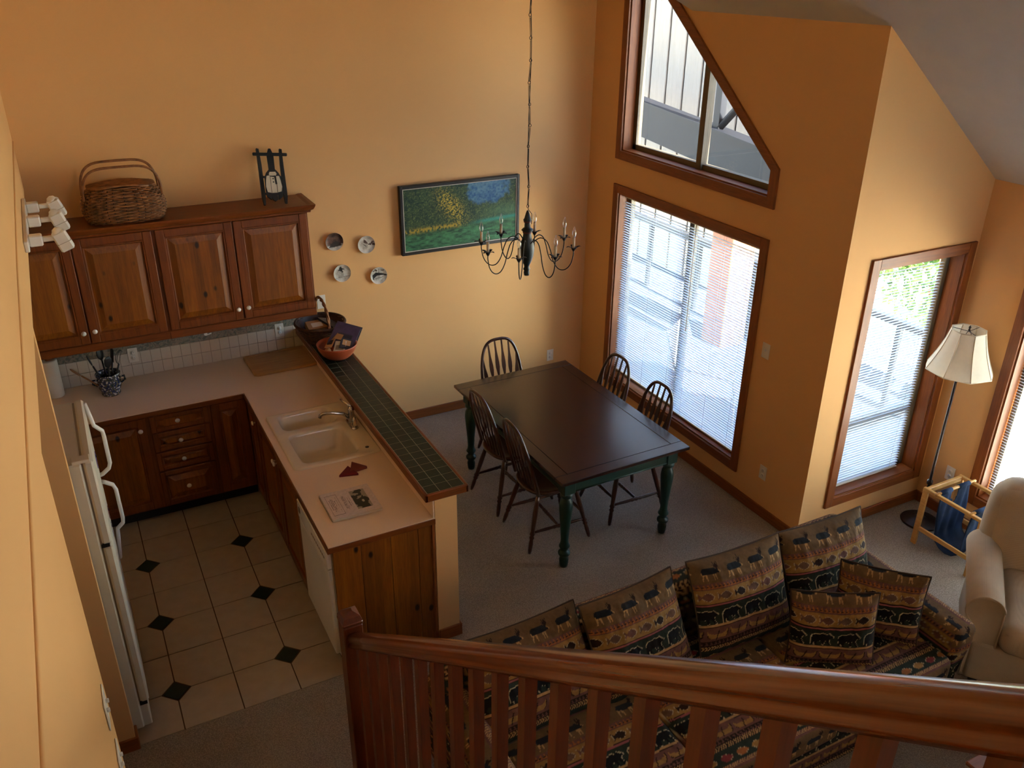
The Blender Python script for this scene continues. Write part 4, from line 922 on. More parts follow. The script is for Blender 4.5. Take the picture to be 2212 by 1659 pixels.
for k in range(8):
    a = 2*PI*k/8+.12; R = .325; ux, uy = math.cos(a), math.sin(a); low = -.0
    prf = [(.03, .225), (.07, .265), (.105, .275), (.14, .25), (.165, .19), (.185, .12), (.215, .07), (.25, .055), (.285, .07), (.312, .11), (R, .17), (R, .20)]
    pts = []; Q = [prf[0]]+prf+[prf[-1]]
    for i in range(len(prf)-1):
        p0, p1, p2, p3 = Q[i:i+4]
        for f in (0, .25, .5, .75): pts.append(tuple(.5*(2*p1[j]+(p2[j]-p0[j])*f+(2*p0[j]-5*p1[j]+4*p2[j]-p3[j])*f*f+(3*p1[j]-p0[j]-3*p2[j]+p3[j])*f**3) for j in (0, 1)))
    pts.append(prf[-1])
    arm = MB().tube([(ux*q, uy*q, zb+z) for q, z in pts], .0037, 8).build('arm', 'iron', r)
    cm = at(ux*R, uy*R, zb+.195, a)
    mb = MB(); mb.lathe([(.005, 0), (.012, .012), (.020, .03), (.017, .03), (.004, .008)], 14, cm)
    for j in range(4):
        b = j*PI/2+.4; dx, dy = math.cos(b), math.sin(b); nx_, ny_ = -dy, dx; pr_ = [(.016, .026, .010), (.03, .034, .014), (.043, .036, .009), (.052, .030, .001)]
        mb.loops([[(dx*q+nx_*w_*s, dy*q+ny_*w_*s, z+e) for s, e in ((-1, 0), (0, .002), (1, 0), (0, -.001))] for q, z, w_ in pr_], True, True, True, mt=cm)
    MB().add(mb.v, mb.f, True).build('petal_cup', 'iron', arm)
    MB().lathe([(.0095, .015), (.0095, .095), (.0, .096)], 12, cm).build('candle', 'candle', arm)
    MB().lathe([(.007, .096), (.013, .112), (.0145, .124), (.012, .14), (.007, .158), (.003, .172), (0, .176)], 12, cm).build('bulb', 'bulb', arm)
# chain: long rods joined by small rings, with the cord beside it
zc0, zc1 = zb+.462, ZC+SL*1.445-.012; nlk = 17; stp = (zc1-zc0-.05)/nlk
mb = MB()
for i in range(nlk):
    z = zc0+.02+i*stp; px = .006*math.sin(i*1.9)
    mb.tube([(px+.0085*math.cos(t), .003*math.sin(i), z+.010+.010*math.sin(t)) for t in [2*PI*j/12 for j in range(12)]], .0022, 5, True)
    mb.tube([(px*1., 0, z+.018), (px+.004, .002, z+.03), (.006*math.sin((i+1)*1.9)+.004, .0, z+stp-.006)], .0022, 5); mb.tube([(px-.004, 0, z+.02), (.006*math.sin((i+1)*1.9)-.003, 0, z+stp-.004)], .0020, 5)
mb.build('chain', 'iron', r)
MB().tube([(.008*math.sin(z*6.1)+(.03 if z < zc0 else .0), .008*math.cos(z*5.3), z) for z in np.linspace(zc0-.10, zc1, 70)], .0024, 6).build('cord', 'iron', r)
MB().lathe([(0, -.03), (.03, -.025), (.058, -.008), (.06, .06)], 22, at(0, 0, zc1)).build('ceiling_rose', 'iron', r)
# ------------------------------------------------------------------ painting
px0, px1, pz0, pz1 = -1.8275, -.7278, 1.5684, 2.1485
r = thing('framed_painting', 'dark framed landscape painting of green woods hanging on the back wall', 'painting', (0, -.004, 0))
fr_ = MB(); fw_ = .026
for b in ((px0, px0+fw_, pz0, pz1), (px1-fw_, px1, pz0, pz1), (px0+fw_, px1-fw_, pz0, pz0+fw_), (px0+fw_, px1-fw_, pz1-fw_, pz1)): fr_.cbox(b[0], b[1], -.042, 0, b[2], b[3], .003)
fr_.build('frame', plain('black_frame', (26, 20, 18), .4), r)
fl_ = MB(); e = fw_+.006
for b in ((px0+fw_, px0+e, pz0+fw_, pz1-fw_), (px1-e, px1-fw_, pz0+fw_, pz1-fw_), (px0+e, px1-e, pz0+fw_, pz0+e), (px0+e, px1-e, pz1-e, pz1-fw_)): fl_.box(b[0], b[1], -.036, -.01, b[2], b[3])
fl_.build('white_fillet', 'paper', r)
nu, nv = 240, 128; U, V = np.meshgrid(np.linspace(0, 1, nu), np.linspace(0, 1, nv))
mb = MB(); mb.grid([[(px0+e+(px1-px0-2*e)*u, -.03, pz0+e+(pz1-pz0-2*e)*v) for u in np.linspace(0, 1, nu)] for v in np.linspace(0, 1, nv)])
asp = (px1-px0)/(pz1-pz0); A = U*asp; n1, n2, n3 = fbm(A, V, 9, 1), fbm(A, V, 34, 20), fbm(A, V, 80, 40, 2)
def mx3(a, b, k): return a*(1-k[..., None])+b*k[..., None]
img = mx3(L3((22, 52, 40)), L3((64, 84, 44)), np.clip((n2-.3)*1.6+(n1-.5)*.8, 0, 1)); img = mx3(img, L3((112, 126, 70)), np.clip((n3-.62)*4, 0, .7))
skyd = ((U-.74)/.20)**2+((V-.92)/.30)**2+(n1-.5)*1.4; k = np.clip((1-skyd)*3, 0, 1); img = mx3(img, mx3(L3((34, 84, 128)), L3((92, 130, 150)), np.clip(n2*1.8-.5+(V-.8), 0, 1)), k)
right = np.clip((U-.62)*4, 0, 1)*np.clip((.68-V)*6, 0, 1)*np.clip((V-.34)*8, 0, 1); img = mx3(img, mx3(L3((40, 86, 62)), L3((96, 128, 92)), n2), right*.7)
yel = np.exp(-(((U-.42-(.62-V)*.28)/.075)**2+((V-.66)/.22)**2)); img = mx3(img, L3((196, 168, 58)), np.clip(yel*1.5*(n3 > .56), 0, .9))
gr = np.clip((.34+.08*(U-.5)-V)*14, 0, 1); img = mx3(img, mx3(L3((20, 60, 42)), L3((70, 128, 84)), np.clip(fbm(A*.35, V, 40, 70)*1.8-.45, 0, 1)), gr)
riv = np.exp(-((V-.36-.09*(U-.8))/.03)**2)*np.clip((U-.55)*5, 0, 1); img = mx3(img, L3((40, 128, 112)), np.clip(riv, 0, .9))
stp_ = np.exp(-((V-.33-.06*(U-.3))/.035)**2)*(U < .5)*(vnoise(A, V*.5, 60, 5) > .45); img = mx3(img, L3((176, 146, 44)), np.clip(stp_, 0, .85))
mb.c = img.reshape(-1, 3); mb.build('canvas', 'paint_print', r, fix=False)
# ------------------------------------------------------------------ collector plates
SKI = [(.0, .30), (.10, .36), (.05, .50), (.20, .62), (.18, .80), (.30, .86), (.34, .96), (.44, .96), (.46, .84), (.66, .66), (.86, .58), (.82, .50), (.60, .54), (.56, .36), (.70, .22), (.46, .02), (.50, .24), (.36, .30), (.22, .42)]
def plate(label, x, z, fn):
    R = .0725; nr, na = 26, 72; r_ = thing('wall_plate', label, 'plate', (x, -.004, z), group=None); mb = MB(); pts = []; 
    for i in range(nr):
        q = i/(nr-1); d = -.012-.010*max(0, (q-.62)/.38)**1.5
        pts.append([(R*q*math.cos(2*PI*k/na), d, R*q*math.sin(2*PI*k/na)) for k in range(na)])
    mb.loops([[p for p in ring] for ring in pts], True, False, False)
    P = np.array(mb.v)/R; u, v = P[:, 0], P[:, 2]; mb.c = fn(u, v, np.hypot(u, v)); mb.build('painted_face', 'print', r_, fix=False)
    MB().lathe([(.03, 0), (.034, .0), (.036, .004), (R*.7, .006), (R, .019), (R*1.006, .0215), (R, .0225)], 48, at(0, 0, 0, 0, PI/2), cap=False).build('rim', 'white', r_)
    return r_
WHT, INK, BRN, GRY = L3((214, 206, 192)), L3((40, 32, 28)), L3((74, 48, 36)), L3((150, 138, 124))
def snow(u, v, d): return mx3(np.tile(WHT, (len(u), 1)), GRY, np.clip(fbm(u+3, v+3, 3, 9)*1.6-.5, 0, .7))
def pa(u, v, d):
    c = snow(u, v, d); n = fbm(u+2, v+2, 3, 31); m = v > -.38+.12*u; c[m] = mx3(np.tile(L3((52, 34, 28)), (m.sum(), 1)), L3((120, 84, 68)), np.clip(n[m]*1.8-.6, 0, 1))
    c[inpoly([(-.72, -.62), (-.3, -.25), (0, -.02), (.45, -.05), (.75, -.3), (.78, -.52), (-.1, -.66)], u, v)] = INK*1.3; return c
def pb2(u, v, d):
    c = snow(u, v, d); c[inpoly([(.12, .1), (1.1, .38), (1.1, -.22), (.3, -.12)], u, v) & (fbm(u+1, v+1, 6, 4) > .42)] = BRN
    c[inpoly([(-.5, .15), (-.1, -.1), (.12, -.42), (.0, -.30), (-.32, -.02)], u, v)] = INK; c[inpoly([(-.3, .25), (-.22, .58), (-.02, .45), (.22, .1), (.05, .05)], u, v)] = BRN; return c
def pc(u, v, d):
    c = snow(u, v, d); c[inpoly([(a*.95-.48, b*.85-.05) for a, b in SKI], u, v)] = INK; c[np.abs(v+.48-.08*u) < .03] = GRY*.8; return c
def pd(u, v, d):
    c = snow(u, v, d); c[inpoly([(-.75, .08), (-.3, .38), (.3, .25), (.95, .05), (1., -.15), (.5, -.02), (-.2, -.02), (-.55, -.3), (-.5, -.55), (-.7, -.42)], u, v)] = INK
    c[inpoly([(-.4, -.42), (.3, -.32), (.85, -.12), (.3, -.24), (-.4, -.32)], u, v)] = GRY*.7; c[(v > .5) & (fbm(u+5, v+5, 5, 8) > .55)] = BRN; c[inpoly([(.0, .9), (.06, .9), (.1, .3), (.02, .3)], u, v)] = BRN; return c
for lab, x, z, fn in (('small collector plate with dark sky and snow scene, upper one by the cabinet', -2.389, 1.763, pa), ('small collector plate with a fallen skier, upper one nearer the painting', -2.126, 1.705, pb2),
                      ('small collector plate with a jumping skier, lower one by the cabinet', -2.346, 1.493, pc), ('small collector plate with a gliding skier, lower one nearer the painting', -2.037, 1.427, pd)): plate(lab, x, z, fn)
# ------------------------------------------------------------------ painted sled on the cabinets
r = thing('toy_sled', 'small black wooden sled painted with a white snowman leaning on the wall', 'sled', (-2.868, -.255, 2.1665), rot=(-.50, .10, 0))
M['sledblack'] = plain('sled_black', (24, 28, 30), .5, var=.2)
for s in (-1, 1): MB().prism([(s*.078-.006, .0), (s*.078+.006, 0), (s*.080+.013, .06), (s*.080+.012, .30), (s*.084+.009, .415), (s*.084-.008, .42), (s*.080-.011, .30), (s*.080-.012, .06)], 'y', -.008, .018).build('runner', 'sledblack', r)
MB().cbox(-.125, .125, -.022, -.006, .362, .384, .004).build('steering_bar', 'sledblack', r); MB().cbox(-.08, .08, -.006, .008, .20, .215, .002).cbox(-.08, .08, -.006, .008, .075, .09, .002).build('cross_slat', 'sledblack', r)
decks = (([(-.062, .11), (-.058, .06), (-.03, .035), (-.022, .04), (-.022, .26), (-.045, .235), (-.06, .20)]), ([(-.019, .035), (0, .022), (.019, .035), (.022, .26), (.024, .37), (.008, .415), (-.008, .415), (-.024, .37), (-.022, .26)]), ([(.062, .11), (.058, .06), (.03, .035), (.024, .04), (.024, .26), (.045, .235), (.06, .20)]))
for dk in decks: MB().prism(dk, 'y', -.018, -.006).build('deck_board', 'sledblack', r)
M['snowwhite'] = plain('snow_paint', (206, 196, 172), .6)
for dk in ([(-.058, .13), (-.05, .09), (-.022, .084), (-.022, .215), (-.045, .21), (-.052, .18)], [(-.019, .084), (.019, .086), (.019, .20), (-.019, .205)], [(.058, .13), (.05, .095), (.024, .088), (.024, .21), (.045, .21), (.052, .18)], [(-.028, .222), (-.018, .212), (.02, .212), (.03, .225), (.022, .242), (-.02, .24)]): MB().prism(dk, 'y', -.0195, -.018).build('snowman_paint', 'snowwhite', r)
for z in (.165, .19): MB().lathe([(.005, 0), (.005, .001), (0, .0012)], 12, at(0, -.0195, z, 0, PI/2)).build('button', 'sledblack', r)
MB().prism([(.008, .215), (.022, .21), (.026, .15), (.012, .148)], 'y', -.0205, -.0195).build('scarf', 'sledblack', r)
# ------------------------------------------------------------------ guest book on the counter
gx0, gx1, gy0, gy1 = -3.247, -2.951, -2.556, -2.272
r = thing('guest_book', 'white spiral guide book with a photo on its cover lying on the counter', 'book', ((gx0+gx1)/2, (gy0+gy1)/2, HC+.0005), -.012)
bw_, bh_ = (gx1-gx0)/2, (gy1-gy0)/2
MB().cbox(-bw_, bw_, -bh_, bh_, 0, .003, .001).build('back_cover', 'paper', r); MB().box(-bw_+.003, bw_-.002, -bh_+.003, bh_-.003, .003, .016).build('pages', 'paper', r)
nu, nv = 150, 150; mb = MB(); mb.grid([[(-bw_+2*bw_*u, -bh_+2*bh_*v, .0185) for u in np.linspace(0, 1, nu)] for v in np.linspace(0, 1, nv)])
U, V = np.meshgrid(np.linspace(0, 1, nu), np.linspace(0, 1, nv)); img = np.tile(L3((214, 196, 190)), (nv, nu, 1)); INK2 = L3((120, 100, 98))
ph = (U > .56) & (U < .86) & (V > .16) & (V < .86); img[ph] = L3((160, 150, 132)); nn = fbm(U, V, 7, 55); img[ph & (U+.5*(nn-.5) > .62) & (U < .83+.2*(nn-.5))] = L3((40, 38, 28)); img[ph & (np.hypot((U-.74)*2, V-.42) < .05)] = L3((200, 190, 170))
fr2 = (U > .07) & (U < .30) & (V > .12) & (V < .88); img[fr2 & ((U < .078) | (U > .292) | (V < .13) | (V > .87))] = INK2
for u0, a, b in ((.12, .3, .7), (.15, .25, .75), (.18, .3, .72), (.21, .35, .66), (.255, .22, .78), (.37, .28, .72), (.39, .25, .75), (.41, .24, .76), (.43, .3, .7), (.475, .34, .66), (.51, .26, .74)): img[(np.abs(U-u0) < .006) & (V > a) & (V < b) & (vnoise(U*3, V, 60, int(u0*100)) > .35)] = INK2
mb.c = img.reshape(-1, 3); mb.build('front_cover', 'print', r, fix=False); MB().cbox(-bw_-.001, bw_, -bh_-.001, bh_, .016, .018, .0005).build('cover_board', 'paper', r)
mb = MB()
for k in range(22): y = -bh_+.012+k*(2*bh_-.024)/21; mb.tube([(-bw_+.004*math.cos(t), y, .010+.010*math.sin(t)) for t in [2*PI*j/10 for j in range(10)]], .0008, 4, True)
mb.build('spiral_binding', 'splashgrout', r)
# ------------------------------------------------------------------ stairs and balustrade
XRAIL = -3.50
def zr(y): return -.775*y-1.775
st = sroot('staircase', 'carpeted stairs rising along the left wall', 'stairs')
for i in range(14): MB().cbox(XW, -3.47, -3.72-(i+1)*.245, -3.72-i*.245+.02, 0, (i+1)*.19, .012).build('step', 'carpet', st)
struct('floor_landing', MB().box(XW, -3.47, YFRONT, -7.13, 2.45, 2.68), 'carpet', 'carpeted upper landing', 'landing')
r = thing('stair_balustrade', 'glossy stained wood stair handrail with square balusters and newel post', 'railing')
hp = [(-.020, -.040), (-.022, -.034), (-.030, -.030), (-.032, -.018), (-.026, -.008), (-.031, .004), (-.034, .018), (-.030, .032), (-.018, .041), (0, .044)]
hp = hp+[(-x, z) for x, z in hp[-2::-1]]
def sweep(prof, ya, yb, n=2):
    return [[(XRAIL+x, ya+(yb-ya)*i/(n-1), zr(ya+(yb-ya)*i/(n-1))+z) for x, z in prof] for i in range(n)]
TH = math.atan(.775)
MB().loops([[(x, q/math.cos(TH), z*math.cos(TH)) for x, z in hp] for q in np.linspace(-3.67, -7.3, 12)], True, True, True).build('handrail', 'rail', r, (XRAIL, 0, -1.775), (-TH, 0, 0))
nw = MB().cbox(XRAIL-.043, XRAIL+.043, -3.742, -3.658, 0, 1.20, .004).build('newel_post', 'baluster', r)
MB().cbox(XRAIL-.046, XRAIL+.046, -3.745, -3.655, 1.20, 1.222, .006).loops([[(XRAIL+sx*a, -3.70+sy*a, z) for sx, sy in ((-1, -1), (1, -1), (1, 1), (-1, 1))] for a, z in ((.044, 1.222), (.036, 1.245), (.010, 1.262))], False, False, True).build('newel_cap', 'baluster', nw)
bs = .0165
for k in range(23):
    y = -3.834-.1445*k
    mb = MB(); v = []
    for zz in ('b', 't'):
        for sx, sy in ((-1, -1), (1, -1), (1, 1), (-1, 1)): v.append((XRAIL+sx*bs, y+sy*bs, zr(y+sy*bs)+(-.045+.012 if zz == 't' else -.92)))
    mb.add(v, [(0, 1, 2, 3), (4, 5, 6, 7), (0, 1, 5, 4), (1, 2, 6, 5), (2, 3, 7, 6), (3, 0, 4, 7)]); mb.build('baluster', 'baluster', r)
MB().loops(sweep([(-.035, -1.15), (.035, -1.15), (.035, -.90), (-.035, -.90)], -3.74, -7.3), False, True, True).build('stringer', 'rail', r)
# ------------------------------------------------------------------ patterned sofa
def fab_box(cx, cy, cz, lx, ly, lz, rad, seg, mode, v0=0., bulge=0, fseg=None):
    mb = MB(); rbox(mb, cx, cy, cz, lx, ly, lz, rad, seg, None, bulge, fseg); P = np.array(mb.v)
    yf, zt, xl = cy-ly/2, cz+lz/2, cx-lx/2
    if mode == 'seat': u = P[:, 0]; v = v0-(P[:, 1]-yf)+(zt-P[:, 2])
    elif mode == 'arm': front = P[:, 1] < yf+.03; u = np.where(front, P[:, 0]*1.0, P[:, 1]); v = v0+np.where(front, 0, (cx-P[:, 0])*1.0)*1.0+(zt-P[:, 2])
    else: u = P[:, 0]; v = v0+(zt-P[:, 2])+(P[:, 1]-yf)
    mb.c = fabric(u+20, v+6.15); return mb
SX0, SX1, SYF, SYB = -3.12, -.35, -4.60, -3.56
so = thing('sofa', 'wide sofa in dark wildlife patterned fabric with its back to the dining table', 'sofa')
fine, mid_ = .0062, .012
fab_box((SX0+SX1)/2, -4.12, .175, SX1-SX0-.06, .92, .27, .03, .05, 'seat', .25, 0, {(1, -1): .008}).build('base', 'fabric', so, fix=False)
fab_box((SX0+SX1)/2, -3.655, .42, SX1-SX0-.02, .19, .64, .06, .03, 'back', .44, 0, {(2, 1): .01, (1, -1): .02}).build('backrest', 'fabric', so, fix=False)
for k in range(3):
    a = SX0+.165+k*(SX1-SX0-.33)/3; b = SX0+.165+(k+1)*(SX1-SX0-.33)/3
    fab_box((a+b)/2, -4.225, .385, b-a-.008, .80, .175, .045, .05, 'seat', .60, .012, {(2, 1): fine, (1, -1): fine}).build('seat_cushion', 'fabric', so, fix=False)
for x0, x1 in ((SX0, SX0+.175), (SX1-.175, SX1)):
    am = fab_box((x0+x1)/2, (SYF-.0+SYB)/2, .335, x1-x0, SYB-SYF, .56, .05, .05, 'arm', .02, 0, {(2, 1): fine, (1, -1): fine, (0, -1): .010, (0, 1): .015})
    V_ = np.array(am.v); k_ = np.clip((V_[:, 2]-.25)/.35, 0, 1); V_[:, 0] += (1 if x0 > -2 else -1)*.02*k_; lowf = np.clip((.48-V_[:, 2])/.4, 0, 1); V_[:, 1] += np.where(V_[:, 1] < SYF+.08, .05*lowf, 0); am.v = [tuple(p) for p in V_]
    ao = am.build('arm', 'fabric', so, fix=False)
for x in (SX0+.1, SX1-.1):
    for y in (SYF+.1, SYB-.06): MB().cbox(x-.03, x+.03, y-.03, y+.03, 0, .05, .004).build('foot', 'black', so)
def pillow(name, label, cat, loc, yaw, lean, roll, w_, h_, t_, v0, du, seed, group=None, sag=0., vs=1.0):
    r = thing(name, label, cat, loc, rot=(0, 0, 0), group=group); r.rotation_euler = (Matrix.Rotation(yaw, 3, 'Z') @ Matrix.Rotation(-lean, 3, 'X') @ Matrix.Rotation(roll, 3, 'Y')).to_euler()
    nu, nv = int(w_/.0042), int(h_/.0042); U, V = np.meshgrid(np.linspace(-1, 1, nu), np.linspace(-1, 1, nv))
    def shape(U, V, sgn):
        k = np.clip((1-np.abs(U)**3.0)*(1-np.abs(V)**3.0), 0, 1)**.6; wr = (fbm(U*1.3+seed, V*1.3+2, 2.2, seed)-.5)*.035*k+(fbm(U*2+seed, V*.8, 6, seed+5)-.5)*.012*k*np.clip(V, 0, 1)
        X = w_/2*U*(1-.055*(1-V**2)); Z = h_/2*V*(1-.055*(1-U**2)); Z = Z-sag*(1-U**2)*np.clip(V, 0, 1)*h_
        return np.stack([X, sgn*(t_/2*k+wr), Z], -1)
    F = shape(U, V, -1); mb = MB(); mb.grid(F.tolist()); cf = fabric(U*w_/2+du+20, (1-V)/2*h_*vs+v0+6.15).reshape(-1, 3)
    U2, V2 = np.meshgrid(np.linspace(-1, 1, 40), np.linspace(-1, 1, 36)); mb.grid(shape(U2, V2, 1).tolist(), flip=True); cb = fabric(U2*w_/2+du+20, (1-V2)/2*h_*vs+v0+6.15).reshape(-1, 3)
    mb.c = np.concatenate([cf, cb]); mb.build('cushion_cover', 'fabric', r, fix=False)
    e = []
    for i in range(40): e.append((-1+2*i/40, -1))
    for i in range(40): e.append((1, -1+2*i/40))
    for i in range(40): e.append((1-2*i/40, 1))
    for i in range(40): e.append((-1, 1-2*i/40))
    E_ = np.array(e); MB().tube(shape(E_[:, 0], E_[:, 1], -1).tolist(), .0055, 6, True).build('piping', plain('piping_%d' % seed, (62, 46, 32), .9), r)
    return r
gb = 'loose back cushions along the sofa'
pillow('back_cushion', 'wildlife patterned back cushion flopping over at the sofa end by the stairs', 'cushion', (-2.665, -3.86, .665), .03, .72, .0, .66, .52, .19, .0, .05, 21, gb)
pillow('back_cushion', 'wildlife patterned back cushion, second along from the stairs end of the sofa', 'cushion', (-2.075, -3.90, .685), .05, .50, -.02, .59, .54, .20, .0, .17, 33, gb)
pillow('back_cushion', 'upright wildlife patterned back cushion with three bears in the middle of the sofa', 'cushion', (-1.41, -3.905, .705), -.02, .42, .01, .63, .54, .20, .0, .335, 45, gb)
pillow('back_cushion', 'wildlife patterned back cushion at the sofa end by the alcove, behind the small pillows', 'cushion', (-.79, -3.92, .70), -.04, .42, .0, .62, .54, .20, .0, .02, 57, gb)
pillow('throw_pillow', 'small square wildlife pillow standing upright in front on the sofa seat', 'pillow', (-1.12, -4.29, .665), -.58, .22, -.03, .45, .42, .15, .07, .12, 66, 'small pillows on the sofa')
pillow('throw_pillow', 'small square wildlife pillow propped against the sofa arm', 'pillow', (-.755, -4.27, .675), -.82, .20, .0, .45, .42, .15, .07, .31, 78, 'small pillows on the sofa')
# ------------------------------------------------------------------ beige armchair
ac = thing('armchair', 'beige woven armchair with rolled arms beside the right wall window', 'armchair', (.40, -4.60, 0), math.atan2(-.8, .6))
mb = MB(); rbox(mb, 0, -.03, .215, .86, .74, .27, .03, .08); mb.build('base', 'beige', ac)
mb = MB(); rbox(mb, 0, -.115, .43, .60, .66, .19, .06, .05, None, .02); mb.build('seat_cushion', 'beige', ac)
mb = MB(); rbox(mb, 0, 0, .30, .84, .25, .70, .11, .05, at(0, .29, .36, 0, -.16), .03); mb.build('backrest', 'beige', ac)
for s in (-1, 1):
    cs = [(s*.33, .10), (s*.33, .50)]; 
    prof = [(.310, .09), (.310, .50), (.312, .58)]+[(.405+.098*math.cos(t), .56+.098*math.sin(t)) for t in [PI*(1-.06)-PI*1.12*i/14 for i in range(15)]]+[(.46, .48), (.45, .40), (.445, .09)]
    prof = [(s*x, z) for x, z in prof]
    rings = [[((x-s*.39)*q+s*.39, y, (z-.40)*q+.40) for x, z in prof] for y, q in ((-.385, .93), (-.395, .975), (-.385, 1.0), (-.20, 1.0), (.1, 1.0), (.33, 1.0), (.34, .97))]
    a = MB().loops(rings, True, True, True).build('arm', 'beige', ac)
    MB().tube([(x, -.390, z) for x, z in prof], .006, 6).build('piping', 'beige', a)
for x in (-.36, .36):
    for y in (-.34, .28): MB().lathe([(.02, 0), (.03, .09)], 12, at(x, y, 0)).build('foot', 'black', ac)
MB().tube([(-.29, -.43, .475), (.29, -.43, .475)], .006, 6).build('welt', 'beige', ac)
# ------------------------------------------------------------------ floor lamp
fl = thing('floor_lamp', 'floor lamp with cream panelled shade and dark pole in the alcove corner', 'lamp', (1.035, -3.241, 0))
MB().lathe([(.0, .0), (.135, 0), (.14, .008), (.13, .016), (.06, .026), (.03, .04), (.018, .06), (0, .06)], 32).build('base', 'bronze', fl)
MB().lathe([(.011, .05), (.011, .33), (.02, .335), (.022, .35), (.020, .365), (.013, .37), (.0105, .38), (.0095, 1.30), (0, 1.30)], 14).build('pole', 'bronze', fl)
zs0, zs1, r0, r1 = 1.265, 1.565, .222, .113; nP = 8
def srad(t): return r0+(r1-r0)*t-.012*math.sin(PI*t)
for k in range(nP):
    a0, a1 = 2*PI*k/nP+.2, 2*PI*(k+1)/nP+.2; rows = []
    for i in range(7):
        t = i/6; R = srad(t); row = []
        for j in range(5):
            f = j/4; x = R*(math.cos(a0)*(1-f)+math.cos(a1)*f); y = R*(math.sin(a0)*(1-f)+math.sin(a1)*f); q = 1+.03*math.sin(PI*f); row.append((x*q, y*q, zs0+(zs1-zs0)*t))
        rows.append(row)
    MB().grid(rows).build('shade_panel', 'shade', fl, fix=False)
mb = MB()
for k in range(nP): a = 2*PI*k/nP+.2; mb.tube([(srad(i/6)*math.cos(a), srad(i/6)*math.sin(a), zs0+(zs1-zs0)*i/6) for i in range(7)], .0035, 6)
for z, R in ((zs0, r0), (zs1, r1)): mb.tube([(R*math.cos(2*PI*k/nP+.2), R*math.sin(2*PI*k/nP+.2), z) for k in range(nP)], .0045, 6, True)
mb.build('shade_trim', 'candle', fl)
mb = MB()
for k in range(3): a = 2*PI*k/3; mb.tube([(0, 0, zs1-.01), (r1*math.cos(a), r1*math.sin(a), zs1)], .002, 5)
mb.tube([(.05*math.cos(t), 0, 1.42+.14*math.sin(t)) for t in [-PI/2+.3+(2*PI-.6)*i/24 for i in range(25)]][2:-2], .002, 5); mb.build('spider_harp', 'bronze', fl)
MB().lathe([(.004, zs1-.01), (.008, zs1), (.005, zs1+.01), (.009, zs1+.02), (0, zs1+.035)], 10).build('finial', 'bronze', fl)
MB().lathe([(.010, 1.30), (.014, 1.31), (.014, 1.345), (.026, 1.39), (.03, 1.42), (.02, 1.45), (0, 1.455)], 14).build('bulb', 'white', fl)
# ------------------------------------------------------------------ magazine rack with denim sling
mr = thing('magazine_rack', 'light wood magazine rack with a dark denim sling by the floor lamp', 'magazine rack', (0, 0, 0))
xa, xb, ya, yb, zt_ = .765, 1.135, -3.405, -3.845, .45
for x in (xa, xb):
    for y in (ya, yb): MB().cbox(x-.011, x+.011, y-.02, y+.02, 0, zt_, .003).build('leg', 'rack', mr)
    MB().cbox(x-.012, x+.012, yb-.02, ya+.02, zt_-.005, zt_+.02, .003).build('end_rail', 'rack', mr)
    MB().cbox(x-.008, x+.008, yb+.02, ya-.02, .12, .155, .003).build('stretcher', 'rack', mr)
for y in (ya, yb): MB().cbox(xa+.012, xb-.012, y-.012, y+.012, zt_-.02, zt_+.018, .003).build('side_rail', 'rack', mr)
yd = (ya-.085, yb+.085)
for y in yd: MB().tube([(xa-.015, y, zt_+.016), (xb+.03, y, zt_+.016)], .011, 10).build('dowel', 'rack', mr)
rows = []
for i in range(33):
    t = i/32; a = -PI/2*0
    if t < .4: y, z = yd[0]-.006-.02*(t/.4), zt_+.02-(t/.4)*.33
    elif t > .6: y, z = yd[1]+.006+.02*((1-t)/.4), zt_+.02-((1-t)/.4)*.33
    else:
        q = (t-.4)/.2*PI; ym_, rr = (yd[0]+yd[1])/2, (yd[0]-yd[1])/2-.026; y, z = ym_+rr*math.cos(q), zt_-.31-.10*math.sin(q)
    rows.append([(xa+.035+(xb-xa-.07)*j/24, y+.006*math.sin(j*.9+i*.3), z) for j in range(25)])
mb = MB(); mb.v = [p for row in rows for p in row]
for j in range(32):
    for i in range(24):
        cut = (9 <= i <= 14) and (j < 4 or j > 27) and not (j in (3, 28) and i in (9, 14))
        if not cut: mb.f.append((j*25+i, j*25+i+1, (j+1)*25+i+1, (j+1)*25+i)); mb.sm.append(True)
sl = mb.build('sling', 'denim', mr); md = sl.modifiers.new('thickness', 'SOLIDIFY'); md.thickness = .006
for y in yd:
    for a, b in ((xa+.035, xa+.035+(xb-xa-.07)*9/24), (xa+.035+(xb-xa-.07)*15/24, xb-.035)): MB().tube([(a, y, zt_+.014), (b, y, zt_+.014)], .0175, 10).build('sling_loop', 'denim', mr)
# ------------------------------------------------------------------ coffee table corner
ct = thing('coffee_table', 'reddish wooden coffee table in front of the sofa', 'table', (0, 0, 0))
MB().cbox(-1.0, .05, -5.65, -5.06, .395, .42, .006).build('tabletop', 'pinex', ct)
for x in (-.93, -.02):
    for y in (-5.58, -5.13): MB().cbox(x-.03, x+.03, y-.03, y+.03, 0, .395, .005).build('leg', 'baluster', ct)
MB().box(-.9, -.05, -5.15, -5.13, .32, .395).box(-.9, -.05, -5.6, -5.58, .32, .395).build('apron', 'baluster', ct)
